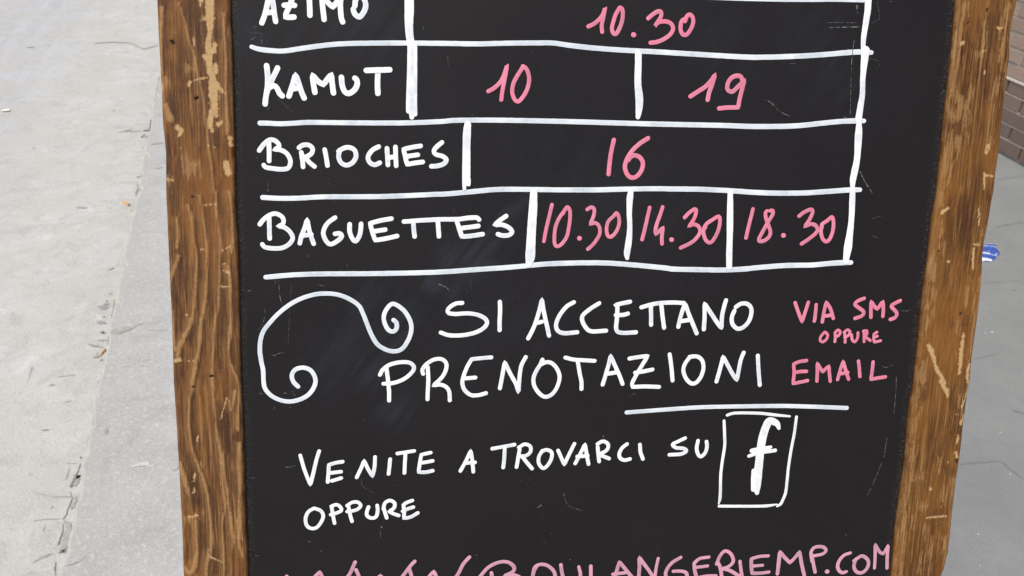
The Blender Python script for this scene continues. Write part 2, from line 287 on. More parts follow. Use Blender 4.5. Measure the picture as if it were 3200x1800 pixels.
WRITING=[
('table_line', 'thin', 'upper horizontal line at the top of the price table', '-143.8,229.6,3.8 -50.3,233.8,3.9 71.7,239.3,4.0 130.8,240.5,4.1 165.2,241.4,4.1 191.2,242.5,4.1 213.1,243.7,4.2 237.9,244.4,4.2'),
('table_line', 'thin', 'horizontal line between AZIMO and KAMUT rows', '-259.2,186.2,3.2 -253.2,184.6,3.7 -242.8,183.9,3.7 -233.9,184.2,3.7 -220.4,186.8,3.7 -205.3,189.4,3.7 -190.2,191.3,3.8 -167.3,192.7,3.8 -139.7,193.9,3.8 -107.4,194.9,3.9 -85.4,195.5,3.9 -61.6,197.0,3.9 -37.5,198.2,3.9 -24.6,198.6,3.9 -9.1,197.2,4.0 11.5,196.0,4.0 36.4,195.4,4.0 61.5,195.2,4.1 86.8,194.8,4.1 117.1,194.3,4.1 139.6,194.1,4.2 156.1,194.7,4.2 182.3,196.5,4.2 204.2,198.5,4.2 221.9,200.6,4.3 236.1,202.1,4.3 243.3,202.3,4.3 249.2,202.1,3.8'),
('table_line', 'thin', 'horizontal line between KAMUT and BRIOCHES rows', '-254.4,129.0,3.8 -247.8,129.1,3.8 -240.3,128.9,3.8 -229.0,129.6,3.8 -217.5,130.6,3.8 -190.7,131.1,3.8 -159.7,131.8,3.9 -137.8,132.6,3.9 -112.5,134.4,3.9 -104.2,135.4,3.9 -76.2,136.5,4.0 -35.5,137.1,4.0 -2.5,137.3,4.1 30.9,137.3,4.1 64.8,137.4,4.2 121.3,137.9,4.2 147.6,137.8,4.3 174.1,138.6,4.3 191.9,139.9,4.3 209.7,142.2,4.3 227.6,144.3,4.3 241.2,145.1,4.4 248.5,145.3,3.8'),
('table_line', 'thin', 'horizontal line between BRIOCHES and BAGUETTES rows', '-253.8,71.3,3.9 -249.2,71.1,3.9 -241.6,70.8,3.9 -230.1,71.0,3.9 -218.5,71.8,3.9 -206.8,72.6,3.9 -167.7,73.4,4.0 -143.9,74.5,4.0 -119.9,76.0,4.0 -107.5,76.7,4.0 -87.2,78.9,4.1 -66.8,81.0,4.1 -42.1,81.5,4.1 -17.1,81.6,4.1 16.6,82.2,4.2 42.1,83.3,4.2 67.9,84.1,4.2 81.3,84.1,4.3 107.5,84.3,4.3 134.1,83.5,4.3 156.5,82.5,4.4 179.0,82.3,4.4 201.7,83.0,4.4 224.4,84.8,4.4 242.7,86.3,4.5 251.0,86.5,3.9'),
('table_line', 'thin', 'lowest horizontal line under the BAGUETTES row', '-253.1,7.4,3.6 -246.9,8.0,4.0 -231.2,9.4,4.0 -207.6,10.3,4.0 -167.9,10.7,4.1 -127.4,11.7,4.1 -106.6,12.7,4.1 -81.9,14.6,4.2 -56.9,16.4,4.2 -40.2,18.0,4.2 -23.3,19.6,4.2 2.2,20.6,4.3 28.0,20.6,4.3 54.2,18.9,4.3 80.7,16.5,4.4 85.5,15.8,4.4 107.8,15.4,4.4 130.3,15.2,4.4 148.3,16.0,4.5 166.3,17.8,4.5 189.1,19.5,4.5 212.2,20.0,4.5 230.7,21.7,4.5 244.6,22.5,4.6 249.4,22.4,4.0'),
('table_line', 'white', 'thick vertical line right of AZIMO and KAMUT', '-139.7,237.3,6.9 -139.6,226.3,7.2 -139.5,218.8,7.1 -139.7,207.7,6.4 -139.2,200.9,6.1 -138.3,194.6,6.0;-138.7,194.2,4.1 -138.8,173.8,4.2 -139.5,150.8,4.3 -139.6,141.7,4.1;-135.2,193.6,4.0 -135.0,173.9,4.0 -135.2,150.9,4.4 -134.5,139.3,3.6;-136.9,193.5,4.1 -137.0,166.2,4.6 -137.2,141.6,4.7 -137.0,136.8,3.6'),
('table_line', 'white', 'right border line of the price table', '240.1,257.1,5.9 241.3,246.0,5.9 241.8,236.5,5.7 241.4,228.4,5.4 240.7,217.9,4.9 240.6,210.6,4.3 241.3,204.2,4.3;243.3,203.3,7.9 243.2,194.5,6.3 243.4,179.7,4.7 244.3,167.4,4.9 243.6,156.6,5.6 243.0,146.6,6.1;243.6,144.1,4.5 244.2,138.2,6.0 244.5,130.8,6.7 245.2,113.9,5.7 244.2,102.8,6.2 243.2,95.1,5.7 243.6,88.9,4.1;243.9,85.2,5.2 244.6,75.3,5.6 245.4,62.3,5.2 245.2,49.2,6.0 244.7,36.0,7.5 244.1,26.3,5.9 244.1,23.6,5.5'),
('table_line', 'white', 'short vertical line between 10 and 19', '46.1,192.3,5.2 46.3,180.6,5.7 46.8,168.8,5.7 48.1,160.9,6.4 48.8,154.5,6.4 48.6,146.5,5.1 48.2,142.6,3.8;45.1,194.7,4.0 45.7,188.5,4.9'),
('table_line', 'white', 'short vertical line right of BRIOCHES', '-92.4,132.6,5.4 -92.9,126.5,6.4 -93.1,117.8,6.2 -93.0,106.0,6.4 -92.9,90.0,6.6 -92.9,86.4,6.1;-94.3,86.8,3.7 -94.3,81.0,2.9;-91.0,88.5,3.7 -90.8,84.6,3.1'),
('table_line', 'white', 'short vertical line right of BAGUETTES', '-37.0,78.9,5.9 -37.1,66.7,7.0 -37.6,55.9,7.3 -38.0,41.8,7.5 -38.3,26.8,8.1 -38.6,22.6,7.1 -39.7,18.6,4.4;-36.3,27.7,3.9 -36.3,21.8,2.7;-36.3,61.7,4.1 -35.7,59.3,3.3'),
('table_line', 'white', 'short vertical line between 10.30 and 14.30', '45.5,80.8,4.6 45.0,77.1,5.6 45.1,63.7,4.6 46.2,51.2,4.4 45.8,38.5,5.5 44.8,29.1,5.3 45.3,25.0,3.4'),
('table_line', 'white', 'short vertical line between 14.30 and 18.30', '132.9,81.5,4.8 133.6,69.3,5.4 134.4,56.5,5.8 135.2,43.6,5.3 136.0,26.4,5.5 136.6,18.1,5.1'),
('handwritten_word', 'white', 'white word AZIMO', '-251.1,204.1,4.0 -248.8,210.2,4.0 -246.4,219.0,4.0 -244.8,225.6,4.0c -243.5,225.6,4.0c -242.8,221.3,4.0 -241.8,213.4,4.0 -240.8,205.6,4.0;-247.7,211.8,4.0 -242.2,212.5,4.0;-235.2,227.1,4.0 -231.5,227.1,4.0 -226.5,227.9,4.0c -227.9,223.5,4.0 -230.2,217.6,4.0 -232.6,212.4,4.0 -233.5,209.1,4.0c -230.4,209.2,4.1 -227.0,209.5,4.1;-234.2,217.8,4.0 -230.2,218.2,4.0 -226.4,218.1,4.0;-215.6,228.1,4.0 -215.2,218.3,4.1 -215.1,211.3,4.1;-204.5,208.7,4.1 -205.5,218.7,4.1 -206.0,226.7,4.1c -201.2,221.1,4.1 -197.7,218.2,4.1c -194.4,222.5,4.1 -191.5,226.7,4.1c -192.1,219.4,4.1 -191.5,210.6,4.1 -190.4,207.5,4.1;-181.1,219.9,4.1 -180.5,224.3,4.1 -177.8,227.7,4.1 -174.8,226.4,4.1 -172.9,221.7,4.1 -173.7,216.9,4.1 -177.6,211.8,4.1 -181.3,214.0,4.1 -182.3,217.2,4.1'),
('handwritten_word', 'white', 'white word KAMUT', '-248.3,172.5,4.2 -247.7,165.3,4.2 -247.9,157.0,4.2 -249.2,150.2,4.2 -250.1,143.6,4.2;-240.1,171.1,4.2 -243.3,164.7,4.2 -246.8,157.4,4.2 -248.6,152.5,4.2;-247.2,155.9,4.2 -243.4,157.8,4.2 -240.8,155.8,4.2 -239.1,152.1,4.2 -237.0,150.2,4.2;-232.0,150.2,4.2 -229.2,158.4,4.2 -226.7,166.6,4.2c -224.6,160.8,4.2 -222.5,154.1,4.2 -220.4,149.1,4.2;-229.2,155.9,4.2 -223.9,156.7,4.2;-212.2,153.7,4.2 -213.3,160.5,4.2 -213.8,166.9,4.2c -209.5,162.1,4.2 -205.7,159.8,4.2c -202.6,163.9,4.2 -199.4,167.8,4.2c -198.9,161.0,4.2 -198.0,153.8,4.3;-191.8,165.8,4.3 -191.2,159.7,4.3 -189.4,155.2,4.3 -186.3,153.7,4.3 -182.1,156.4,4.3 -179.7,160.9,4.3 -180.0,164.3,4.3 -181.4,165.5,4.3;-172.6,171.8,4.3 -163.6,172.4,4.3 -154.4,173.0,4.3;-163.7,170.9,4.3 -164.0,162.2,4.3 -163.7,154.6,4.3'),
('handwritten_word', 'white', 'white word BRIOCHES', '-248.0,114.0,3.6 -248.0,106.3,3.6 -248.2,99.9,3.6;-255.5,107.9,3.6 -252.0,112.7,3.6 -247.4,116.3,3.6 -243.2,115.8,3.6 -240.4,112.8,3.6 -240.9,110.7,3.6 -244.2,108.7,3.6c -240.0,108.9,3.6 -234.7,106.2,3.6 -231.9,100.5,3.6 -233.3,95.2,3.6 -238.0,93.7,3.6 -244.9,94.1,3.6 -250.9,95.0,3.6 -252.3,96.6,3.6;-225.1,110.8,3.6 -222.4,112.7,3.6 -218.2,113.2,3.6 -214.9,110.9,3.6 -215.2,107.1,3.6 -218.7,104.3,3.6 -223.0,103.0,3.6;-223.4,107.2,3.6 -222.6,101.5,3.6 -222.2,95.9,3.6;-220.6,103.8,3.6 -217.3,99.6,3.6 -213.3,96.4,3.6;-205.3,109.8,3.6 -204.1,103.4,3.6 -203.3,97.4,3.7;-194.6,108.7,3.6 -190.9,111.1,3.6 -186.3,112.0,3.7 -182.0,109.8,3.7 -181.0,104.8,3.7 -183.9,100.0,3.7 -188.3,98.0,3.7 -192.6,99.8,3.7 -194.5,104.4,3.7 -193.6,109.8,3.6;-163.1,113.2,3.7 -168.4,110.1,3.7 -171.5,105.0,3.7 -170.3,100.7,3.7 -166.4,98.8,3.7 -162.3,100.5,3.7;-156.6,112.0,3.7 -156.2,105.3,3.7 -155.8,98.9,3.7;-149.9,113.2,3.7 -149.7,106.3,3.7 -149.3,98.4,3.7;-155.8,104.6,3.7 -149.9,105.6,3.7;-129.9,114.6,3.7 -136.9,113.3,3.7 -143.5,111.6,3.7c -142.0,105.7,3.7 -140.6,99.7,3.7c -134.5,100.9,3.7 -128.1,101.9,3.7;-140.8,106.1,3.7 -132.1,107.5,3.7;-112.9,117.8,3.7 -117.1,114.2,3.7 -119.3,111.0,3.7 -117.8,108.2,3.7 -112.2,106.8,3.7 -109.1,104.1,3.8 -111.3,100.8,3.8 -116.1,99.1,3.8 -121.2,98.6,3.7'),
('handwritten_word', 'white', 'white word BAGUETTES', '-249.2,56.7,3.6 -249.2,47.6,3.6 -249.1,38.7,3.6;-256.5,50.0,3.6 -253.5,53.9,3.6 -248.8,57.4,3.6 -244.2,58.7,3.6 -239.6,56.6,3.6 -238.0,53.3,3.6 -239.0,50.1,3.6 -242.5,48.7,3.6c -237.5,47.7,3.6 -232.9,43.8,3.6 -231.3,39.0,3.6 -234.3,34.2,3.6 -240.1,31.2,3.6 -247.9,30.9,3.6 -253.2,31.9,3.6 -254.9,34.0,3.6;-225.8,35.1,3.6 -224.3,41.1,3.6 -221.6,47.9,3.6 -219.7,54.5,3.6c -217.8,44.0,3.6 -214.9,34.9,3.7;-224.3,41.1,3.6 -216.6,42.4,3.6;-197.8,56.1,3.6 -203.2,52.1,3.6 -206.4,47.3,3.6 -207.2,42.5,3.6 -204.9,36.9,3.7 -201.4,34.5,3.7 -195.5,37.8,3.7 -192.6,41.4,3.7 -194.3,43.4,3.7 -198.0,43.0,3.7;-186.3,50.9,3.7 -186.4,45.1,3.7 -184.4,39.5,3.7 -181.7,37.1,3.7 -178.9,41.2,3.7 -177.6,46.8,3.7 -177.3,51.3,3.7;-153.0,55.9,3.7 -161.4,54.3,3.7 -170.1,51.9,3.7c -168.2,44.5,3.7 -166.0,38.1,3.7c -156.6,39.8,3.7 -148.4,41.8,3.7;-167.0,45.3,3.7 -158.0,46.9,3.7;-143.0,53.6,3.7 -127.8,54.9,3.7 -111.6,55.9,3.7 -99.4,56.1,3.8 -90.9,57.3,3.8 -83.6,57.6,3.8 -81.7,56.0,3.8;-135.4,53.8,3.7 -135.0,48.2,3.7 -134.3,41.5,3.7;-115.5,54.1,3.7 -114.9,47.6,3.7 -114.5,41.9,3.8;-99.9,54.3,3.8 -97.7,47.8,3.8 -95.7,41.9,3.8c -88.2,42.5,3.8 -78.5,44.1,3.8;-94.9,49.0,3.8 -87.5,50.0,3.8 -82.2,50.8,3.8;-59.3,59.3,3.8 -64.6,55.6,3.8 -68.8,51.8,3.8c -62.8,52.1,3.8 -57.0,49.9,3.8 -54.0,46.2,3.8 -56.8,43.5,3.8 -61.8,43.1,3.8 -65.8,44.2,3.8'),
('handwritten_time', 'pink', 'pink time 10.30 in the AZIMO row', '3.4,212.6,3.3 8.2,215.1,3.3 12.9,219.4,3.3 15.3,223.3,3.3 16.6,228.0,3.3c 15.3,219.9,3.3 14.4,213.7,3.3 15.0,208.9,3.3;28.7,228.3,3.3 25.8,223.4,3.3 23.8,217.2,3.3 22.9,211.7,3.3 24.3,208.3,3.4 26.6,207.9,3.4 29.0,212.0,3.4 31.0,218.3,3.3 31.3,225.2,3.3 29.9,228.1,3.3 27.9,227.5,3.3;41.0,207.8,4.0 41.4,207.7,4.0;52.6,221.1,3.4 56.4,224.4,3.4 60.4,226.9,3.4 63.1,226.5,3.4 63.3,223.2,3.4 61.1,219.2,3.4 58.5,215.1,3.4c 61.0,218.2,3.4 66.7,219.4,3.4 71.9,217.9,3.4 74.0,213.9,3.4 71.6,209.1,3.4 65.9,205.0,3.4 60.2,202.8,3.4 55.6,202.1,3.4;83.4,222.0,3.4 80.6,219.7,3.4 80.4,213.4,3.4 82.7,209.6,3.4 86.0,210.1,3.4 89.1,214.6,3.4 90.7,220.1,3.4 89.5,224.4,3.4 86.9,225.6,3.4 84.9,223.9,3.4 83.7,220.2,3.4'),
('handwritten_time', 'pink', 'pink 10 in the KAMUT row', '-76.3,159.1,3.3 -71.9,161.7,3.3 -67.2,166.2,3.3 -64.1,171.9,3.3 -61.5,180.1,3.3c -63.3,169.6,3.3 -65.0,159.4,3.3 -65.7,152.8,3.3;-48.6,179.4,3.3 -51.7,174.5,3.3 -54.4,169.8,3.3 -56.5,164.8,3.3 -56.9,158.9,3.3 -54.9,153.5,3.3 -51.9,151.9,3.3 -48.3,155.5,3.3 -44.9,161.7,3.3 -43.5,168.8,3.3 -44.5,174.9,3.3 -46.6,178.4,3.3 -48.9,179.6,3.3'),
('handwritten_time', 'pink', 'pink 19 in the KAMUT row', '92.2,160.7,3.7 98.6,165.0,3.7 105.1,169.4,3.7 109.9,175.2,3.7 112.2,179.1,3.7c 110.2,171.0,3.7 108.1,164.5,3.7 107.2,158.4,3.7;136.0,175.5,3.7 134.8,178.1,3.7 131.3,178.8,3.7 127.0,177.2,3.7 124.1,173.1,3.7 123.5,168.2,3.7 125.7,166.0,3.7 128.8,166.0,3.7 132.8,170.0,3.7 135.6,172.7,3.7 138.1,175.4,3.7c 136.8,169.5,3.7 135.2,161.3,3.7 134.1,153.0,3.7c 125.4,152.7,3.7 117.6,151.7,3.7'),
('handwritten_time', 'pink', 'pink 16 in the BRIOCHES row', '28.9,123.5,3.6 27.0,112.9,3.6 26.2,103.9,3.7 25.8,95.3,3.7;58.0,125.7,3.7 52.1,121.8,3.7 47.2,117.5,3.7 43.2,112.5,3.7 40.3,106.7,3.7 39.5,100.9,3.7 42.0,95.2,3.7 46.4,92.8,3.7 51.1,95.0,3.7 54.3,100.4,3.7 54.4,106.2,3.7 51.2,110.2,3.7 46.7,111.3,3.7 43.5,109.6,3.7 42.2,107.4,3.7'),
('handwritten_time', 'pink', 'pink time 10.30 in the BAGUETTES row', '-21.2,69.2,3.1 -23.4,58.6,3.1 -25.6,47.8,3.1 -27.0,38.6,3.1;-8.3,67.5,3.1 -12.2,62.1,3.1 -15.3,57.1,3.1 -17.6,50.4,3.1 -18.2,42.0,3.1 -17.6,36.2,3.1 -15.4,34.4,3.1 -11.2,37.1,3.1 -7.6,43.0,3.1 -6.2,50.5,3.1 -5.5,58.9,3.1 -5.9,64.6,3.1 -7.7,67.5,3.1 -9.8,65.8,3.1 -11.7,61.9,3.1;3.1,41.6,3.9 3.4,41.4,3.9;8.8,65.7,3.1 12.2,67.7,3.1 14.8,66.2,3.1 14.6,60.8,3.1 11.9,53.4,3.1c 16.2,54.6,3.1 19.7,51.7,3.1 20.5,45.8,3.1 17.7,39.9,3.1 13.6,34.8,3.1 10.8,32.4,3.1;33.9,63.2,3.1 31.3,60.2,3.1 27.4,56.0,3.1 26.1,50.1,3.1 27.3,44.2,3.1 30.0,42.9,3.2 33.7,46.0,3.2 36.4,51.9,3.1 36.7,57.8,3.1 35.0,62.6,3.1 33.1,62.2,3.1'),
('handwritten_time', 'pink', 'pink time 14.30 in the BAGUETTES row', '62.6,68.2,3.2 61.1,59.8,3.2 59.5,50.5,3.3 57.5,41.0,3.3;73.9,68.8,3.2 71.9,61.6,3.3 69.7,54.8,3.3 68.7,48.9,3.3 69.3,45.5,3.3c 72.6,48.9,3.3 75.3,51.5,3.3c 74.7,43.9,3.3 75.2,37.5,3.3;83.3,41.2,4.0 83.6,41.1,4.0;93.8,60.2,3.3 97.5,64.3,3.3 102.1,67.5,3.3 103.7,65.9,3.3 102.6,60.3,3.3 99.8,55.2,3.3 97.8,52.6,3.3c 101.6,54.5,3.3 106.1,53.2,3.3 108.3,49.3,3.3 107.1,45.1,3.3 102.6,39.9,3.3 96.6,36.4,3.3 91.9,34.2,3.3;112.5,51.5,3.3 113.5,55.0,3.3 118.2,58.4,3.3 124.0,61.6,3.3 125.4,57.2,3.3 124.6,50.4,3.3 121.9,43.5,3.3 118.2,39.0,3.3 114.1,40.8,3.3 111.5,46.8,3.3 111.7,51.9,3.3 113.5,55.0,3.3'),
('handwritten_time', 'pink', 'pink time 18.30 in the BAGUETTES row', '154.2,68.3,3.3 152.9,61.0,3.3 151.3,52.4,3.3 149.9,43.4,3.4;169.9,67.1,3.3 172.4,67.1,3.3 172.5,63.9,3.3 168.5,56.9,3.4 164.7,49.1,3.4 161.6,42.2,3.4 162.7,40.5,3.4 167.1,41.4,3.4 170.9,44.9,3.4 171.6,49.2,3.4 169.1,55.2,3.4 166.4,61.2,3.3 165.8,65.5,3.3 167.0,66.8,3.3;183.7,45.9,4.1 184.1,45.8,4.1;196.7,62.9,3.4 200.5,66.0,3.4 206.7,68.8,3.4 208.8,67.4,3.4 207.7,62.6,3.4 205.0,57.4,3.4 202.6,53.7,3.4c 207.9,56.1,3.4 212.6,54.9,3.4 214.9,51.4,3.4 213.2,47.9,3.4 208.1,43.5,3.4 201.2,38.7,3.4;218.7,53.2,3.4 218.2,55.7,3.4 223.2,59.4,3.4 227.1,62.5,3.4 229.0,57.7,3.4 229.0,49.9,3.4 226.7,42.8,3.4 223.7,40.9,3.4 220.1,43.7,3.4 218.1,49.7,3.4 218.7,55.0,3.4'),
('flourish', 'thin', 'white spiral flourish', '-151.2,-28.1,3.6 -148.9,-30.3,3.7 -148.6,-34.7,3.7 -151.3,-37.9,3.7 -155.4,-36.4,3.7 -158.6,-30.5,3.6 -159.0,-23.7,3.6 -156.2,-17.9,3.6 -152.1,-14.4,3.6 -146.8,-16.6,3.6 -141.1,-22.1,3.7 -137.0,-30.6,3.7 -136.8,-38.2,3.7 -139.4,-45.8,3.7 -144.3,-52.8,3.7 -150.9,-54.8,3.7 -158.2,-52.9,3.7 -164.8,-48.2,3.7 -169.6,-39.7,3.6 -172.8,-31.3,3.6 -176.0,-22.9,3.6 -179.2,-16.2,3.6 -185.6,-11.2,3.6 -193.6,-7.5,3.6 -201.5,-6.0,3.6 -211.0,-6.0,3.6 -219.7,-7.9,3.5 -227.7,-11.0,3.5 -235.6,-15.7,3.5 -243.6,-22.3,3.5 -250.1,-29.3,3.5 -255.7,-36.7,3.5 -258.3,-44.2,3.6 -259.1,-53.3,3.6 -258.3,-61.7,3.6 -256.9,-70.1,3.6 -256.8,-79.4,3.6 -255.7,-85.4,3.6 -251.5,-91.0,3.6 -245.2,-94.9,3.6 -237.3,-96.8,3.6 -229.2,-95.6,3.7 -221.9,-91.9,3.7 -217.0,-86.0,3.7 -215.1,-79.2,3.6 -216.8,-73.2,3.6 -219.9,-69.6,3.6 -224.7,-68.0,3.6 -229.9,-68.8,3.6 -233.4,-72.1,3.6 -234.1,-76.3,3.6 -232.5,-80.6,3.6 -229.2,-84.1,3.6'),
('handwritten_word', 'white', 'white word SI', '-94.5,-13.7,3.5 -99.7,-14.2,3.5 -104.6,-17.1,3.5 -106.6,-20.1,3.5 -105.4,-22.4,3.5 -99.5,-23.1,3.5 -89.6,-22.6,3.5 -81.2,-23.9,3.5 -75.2,-27.0,3.6 -73.3,-30.6,3.6 -75.9,-35.1,3.6 -82.6,-38.9,3.6 -92.6,-41.2,3.6 -104.3,-41.4,3.5 -112.0,-39.0,3.5;-62.8,-12.9,3.6 -62.4,-19.7,3.6 -62.6,-28.3,3.6 -62.4,-37.3,3.6'),
('handwritten_word', 'white', 'white word ACCETTANO', '-37.8,-44.6,3.6 -32.7,-33.6,3.6 -28.8,-19.8,3.6 -27.0,-10.8,3.6c -25.4,-19.8,3.6 -22.4,-31.9,3.6 -19.8,-42.3,3.6;-29.7,-31.0,3.6 -26.4,-30.1,3.6;0.6,-13.2,3.6 -5.8,-17.2,3.6 -11.5,-25.0,3.6 -14.1,-32.8,3.6 -12.3,-38.0,3.6 -6.6,-40.2,3.7 4.6,-39.4,3.7;22.7,-14.1,3.6 15.1,-19.0,3.6 9.2,-24.2,3.6 8.4,-28.5,3.7 11.4,-34.6,3.7 16.8,-38.6,3.7 29.9,-38.2,3.7;49.8,-12.8,3.7 42.8,-14.2,3.7 36.9,-15.7,3.7c 39.0,-16.8,3.7;38.9,-16.0,3.7 39.0,-26.0,3.7 38.6,-35.6,3.7 40.5,-39.3,3.7 46.8,-40.2,3.7 56.5,-39.7,3.7;37.9,-24.4,3.7 44.2,-24.3,3.7 48.4,-23.2,3.7;60.2,-17.7,3.7 69.3,-15.1,3.7 78.1,-13.8,3.7 89.7,-13.5,3.7 97.9,-14.0,3.7;68.5,-16.4,3.7 69.1,-24.3,3.7 69.6,-33.1,3.7;77.7,-15.1,3.7 79.2,-24.4,3.7 81.4,-35.8,3.7;94.2,-35.0,3.8 95.8,-25.3,3.7 98.0,-17.3,3.7 99.1,-14.5,3.7c 102.9,-23.5,3.7 107.1,-32.4,3.8 111.2,-40.9,3.8;97.0,-29.9,3.7 103.2,-29.0,3.8;117.5,-37.3,3.8 117.4,-26.2,3.8 116.6,-14.3,3.7c 124.1,-24.5,3.8 130.1,-32.5,3.8 133.6,-36.3,3.8c 133.3,-26.3,3.8 134.5,-17.4,3.8 135.9,-11.6,3.8;145.4,-17.4,3.8 149.7,-14.6,3.8 155.2,-14.6,3.8 159.4,-18.3,3.8 159.9,-24.6,3.8 157.5,-31.7,3.8 152.4,-36.3,3.8 147.8,-36.7,3.8 143.3,-32.5,3.8 142.4,-26.3,3.8 144.3,-20.8,3.8'),
('handwritten_word', 'white', 'white word PRENOTAZIONI', '-162.4,-74.9,3.4 -159.9,-70.4,3.4 -154.1,-66.2,3.4 -145.1,-64.2,3.4 -137.6,-64.9,3.4 -134.1,-69.0,3.4 -136.8,-74.2,3.4 -143.4,-79.3,3.4 -151.6,-82.2,3.4 -159.5,-82.7,3.4;-157.0,-69.6,3.4 -155.8,-79.1,3.4 -154.9,-89.5,3.4 -154.8,-97.5,3.4;-126.4,-74.5,3.4 -127.2,-71.3,3.4 -124.3,-66.6,3.4 -117.7,-62.3,3.4 -111.0,-61.9,3.4 -107.1,-65.9,3.4 -107.6,-71.9,3.4 -110.9,-78.0,3.4 -117.9,-84.9,3.4c -112.5,-84.1,3.4 -107.4,-85.9,3.4 -104.4,-90.3,3.4 -103.7,-98.1,3.5;-122.7,-68.7,3.4 -122.1,-79.6,3.4 -122.5,-90.0,3.4 -122.6,-96.9,3.4;-69.0,-60.9,3.4 -77.1,-61.5,3.4 -85.7,-62.3,3.4c -89.6,-69.5,3.4 -92.4,-77.4,3.4 -93.2,-83.5,3.4 -91.0,-89.6,3.5 -85.8,-93.8,3.5 -79.8,-94.2,3.5 -72.9,-92.4,3.5;-91.1,-79.1,3.4 -82.2,-78.5,3.4;-61.0,-88.3,3.5 -59.3,-77.8,3.5 -57.4,-65.1,3.5c -52.9,-74.4,3.5 -47.5,-84.1,3.5 -44.7,-92.0,3.5c -44.5,-82.4,3.5 -43.2,-69.2,3.5 -39.4,-60.9,3.5;-24.8,-63.4,3.5 -26.8,-68.1,3.5 -29.7,-72.9,3.5 -32.1,-79.9,3.5 -31.0,-87.0,3.5 -26.4,-93.5,3.5 -21.1,-96.6,3.5 -15.1,-94.0,3.5 -11.0,-87.3,3.5 -9.3,-79.3,3.5 -11.5,-72.2,3.5 -16.0,-67.0,3.5 -20.9,-65.5,3.5 -26.0,-67.6,3.5;-4.9,-61.7,3.5 2.1,-63.5,3.5 12.7,-64.3,3.5 21.0,-64.9,3.5;6.1,-65.3,3.5 8.3,-76.0,3.5 10.2,-84.1,3.5 10.4,-89.9,3.6;29.1,-86.3,3.6 31.7,-76.3,3.6 33.9,-66.5,3.6 34.9,-60.3,3.5c 38.4,-67.5,3.6 43.3,-77.4,3.6 46.9,-85.9,3.6;33.5,-76.5,3.6 40.6,-75.5,3.6;51.9,-63.1,3.6 59.5,-61.9,3.6 68.3,-60.9,3.6c 63.4,-69.5,3.6 58.6,-78.4,3.6 55.5,-85.6,3.6 56.2,-88.8,3.6c 67.2,-88.5,3.6 80.1,-89.1,3.6;57.7,-75.9,3.6 64.6,-74.9,3.6 73.1,-73.2,3.6;87.9,-59.7,3.6 90.1,-70.7,3.6 92.0,-83.4,3.6;106.2,-62.1,3.6 113.0,-61.8,3.6 117.8,-65.4,3.6 119.6,-72.0,3.6 117.9,-80.1,3.7 113.7,-85.7,3.7 109.2,-86.2,3.7 104.3,-81.8,3.6 101.3,-74.5,3.6 102.5,-68.2,3.6 106.7,-62.3,3.6 109.8,-61.6,3.6;132.5,-84.9,3.7 134.9,-74.0,3.7 137.0,-62.2,3.7c 142.1,-70.4,3.7 147.3,-78.7,3.7 151.4,-83.8,3.7c 152.5,-74.2,3.7 153.7,-65.1,3.7 155.8,-58.7,3.7;169.2,-61.6,3.7 170.5,-71.6,3.7 171.9,-80.8,3.7 173.3,-88.7,3.7'),
('underline', 'thin', 'white underline below PRENOTAZIONI', '51.8,-111.9,3.7 70.3,-110.9,3.7 93.3,-109.6,3.8 120.8,-108.4,3.8 158.0,-108.3,3.8 195.7,-108.6,3.9 224.4,-109.8,3.9 258.9,-111.7,3.9'),
('handwritten_word', 'pink', 'pink words VIA SMS', '200.0,-13.7,3.3 204.1,-22.9,3.3 208.1,-31.0,3.3c 209.8,-23.8,3.3 212.3,-13.4,3.3;219.9,-15.5,3.3 220.0,-22.9,3.3 219.6,-30.3,3.3;227.2,-31.1,3.3 227.9,-22.0,3.3 229.2,-13.0,3.3c 233.8,-19.3,3.3 237.3,-27.9,3.3;228.8,-25.8,3.3 235.8,-24.9,3.3;265.3,-9.8,3.3 259.6,-12.1,3.3 256.9,-15.3,3.3 261.2,-18.5,3.4 266.1,-22.1,3.4 264.9,-25.7,3.4 258.4,-28.1,3.4;273.6,-27.1,3.4 272.9,-20.3,3.4 272.2,-12.6,3.4c 276.4,-17.6,3.4 279.0,-19.6,3.4c 281.5,-15.7,3.4 283.6,-12.6,3.4c 284.8,-19.4,3.4 285.1,-26.2,3.4;300.3,-11.9,3.4 295.3,-14.4,3.4 292.1,-17.1,3.4 296.0,-20.8,3.4 298.5,-24.0,3.4 296.8,-27.7,3.4 292.6,-29.1,3.4'),
('handwritten_word', 'pink', 'small pink word OPPURE', '230.2,-40.9,2.7 227.3,-44.7,2.7 227.2,-48.4,2.7 230.1,-49.5,2.7 233.2,-46.6,2.7 233.7,-42.9,2.7 231.1,-40.6,2.7;240.7,-41.6,2.7 241.2,-45.7,2.7 241.2,-49.4,2.7;240.4,-41.3,2.7 243.1,-38.6,2.7 245.6,-40.7,2.7 244.0,-43.9,2.7 241.1,-45.0,2.7;249.8,-41.9,2.7 250.7,-45.8,2.7 251.1,-50.0,2.7;249.2,-40.7,2.7 252.3,-38.5,2.7 254.9,-40.5,2.7 253.2,-44.0,2.7 250.2,-45.3,2.7;256.6,-43.1,2.7 257.6,-47.7,2.7 260.5,-49.7,2.7 262.7,-45.9,2.7 262.5,-41.3,2.7;268.3,-40.4,2.7 268.8,-45.0,2.7 269.3,-49.6,2.7;267.5,-39.9,2.7 270.6,-39.3,2.7 271.2,-42.7,2.7 268.8,-45.0,2.7c 271.9,-46.4,2.7 275.2,-48.5,2.7;280.7,-40.9,2.7 278.0,-42.5,2.7c 278.1,-46.0,2.7 279.2,-50.1,2.7c 285.2,-48.8,2.7;278.5,-45.7,2.7 281.5,-44.6,2.7'),
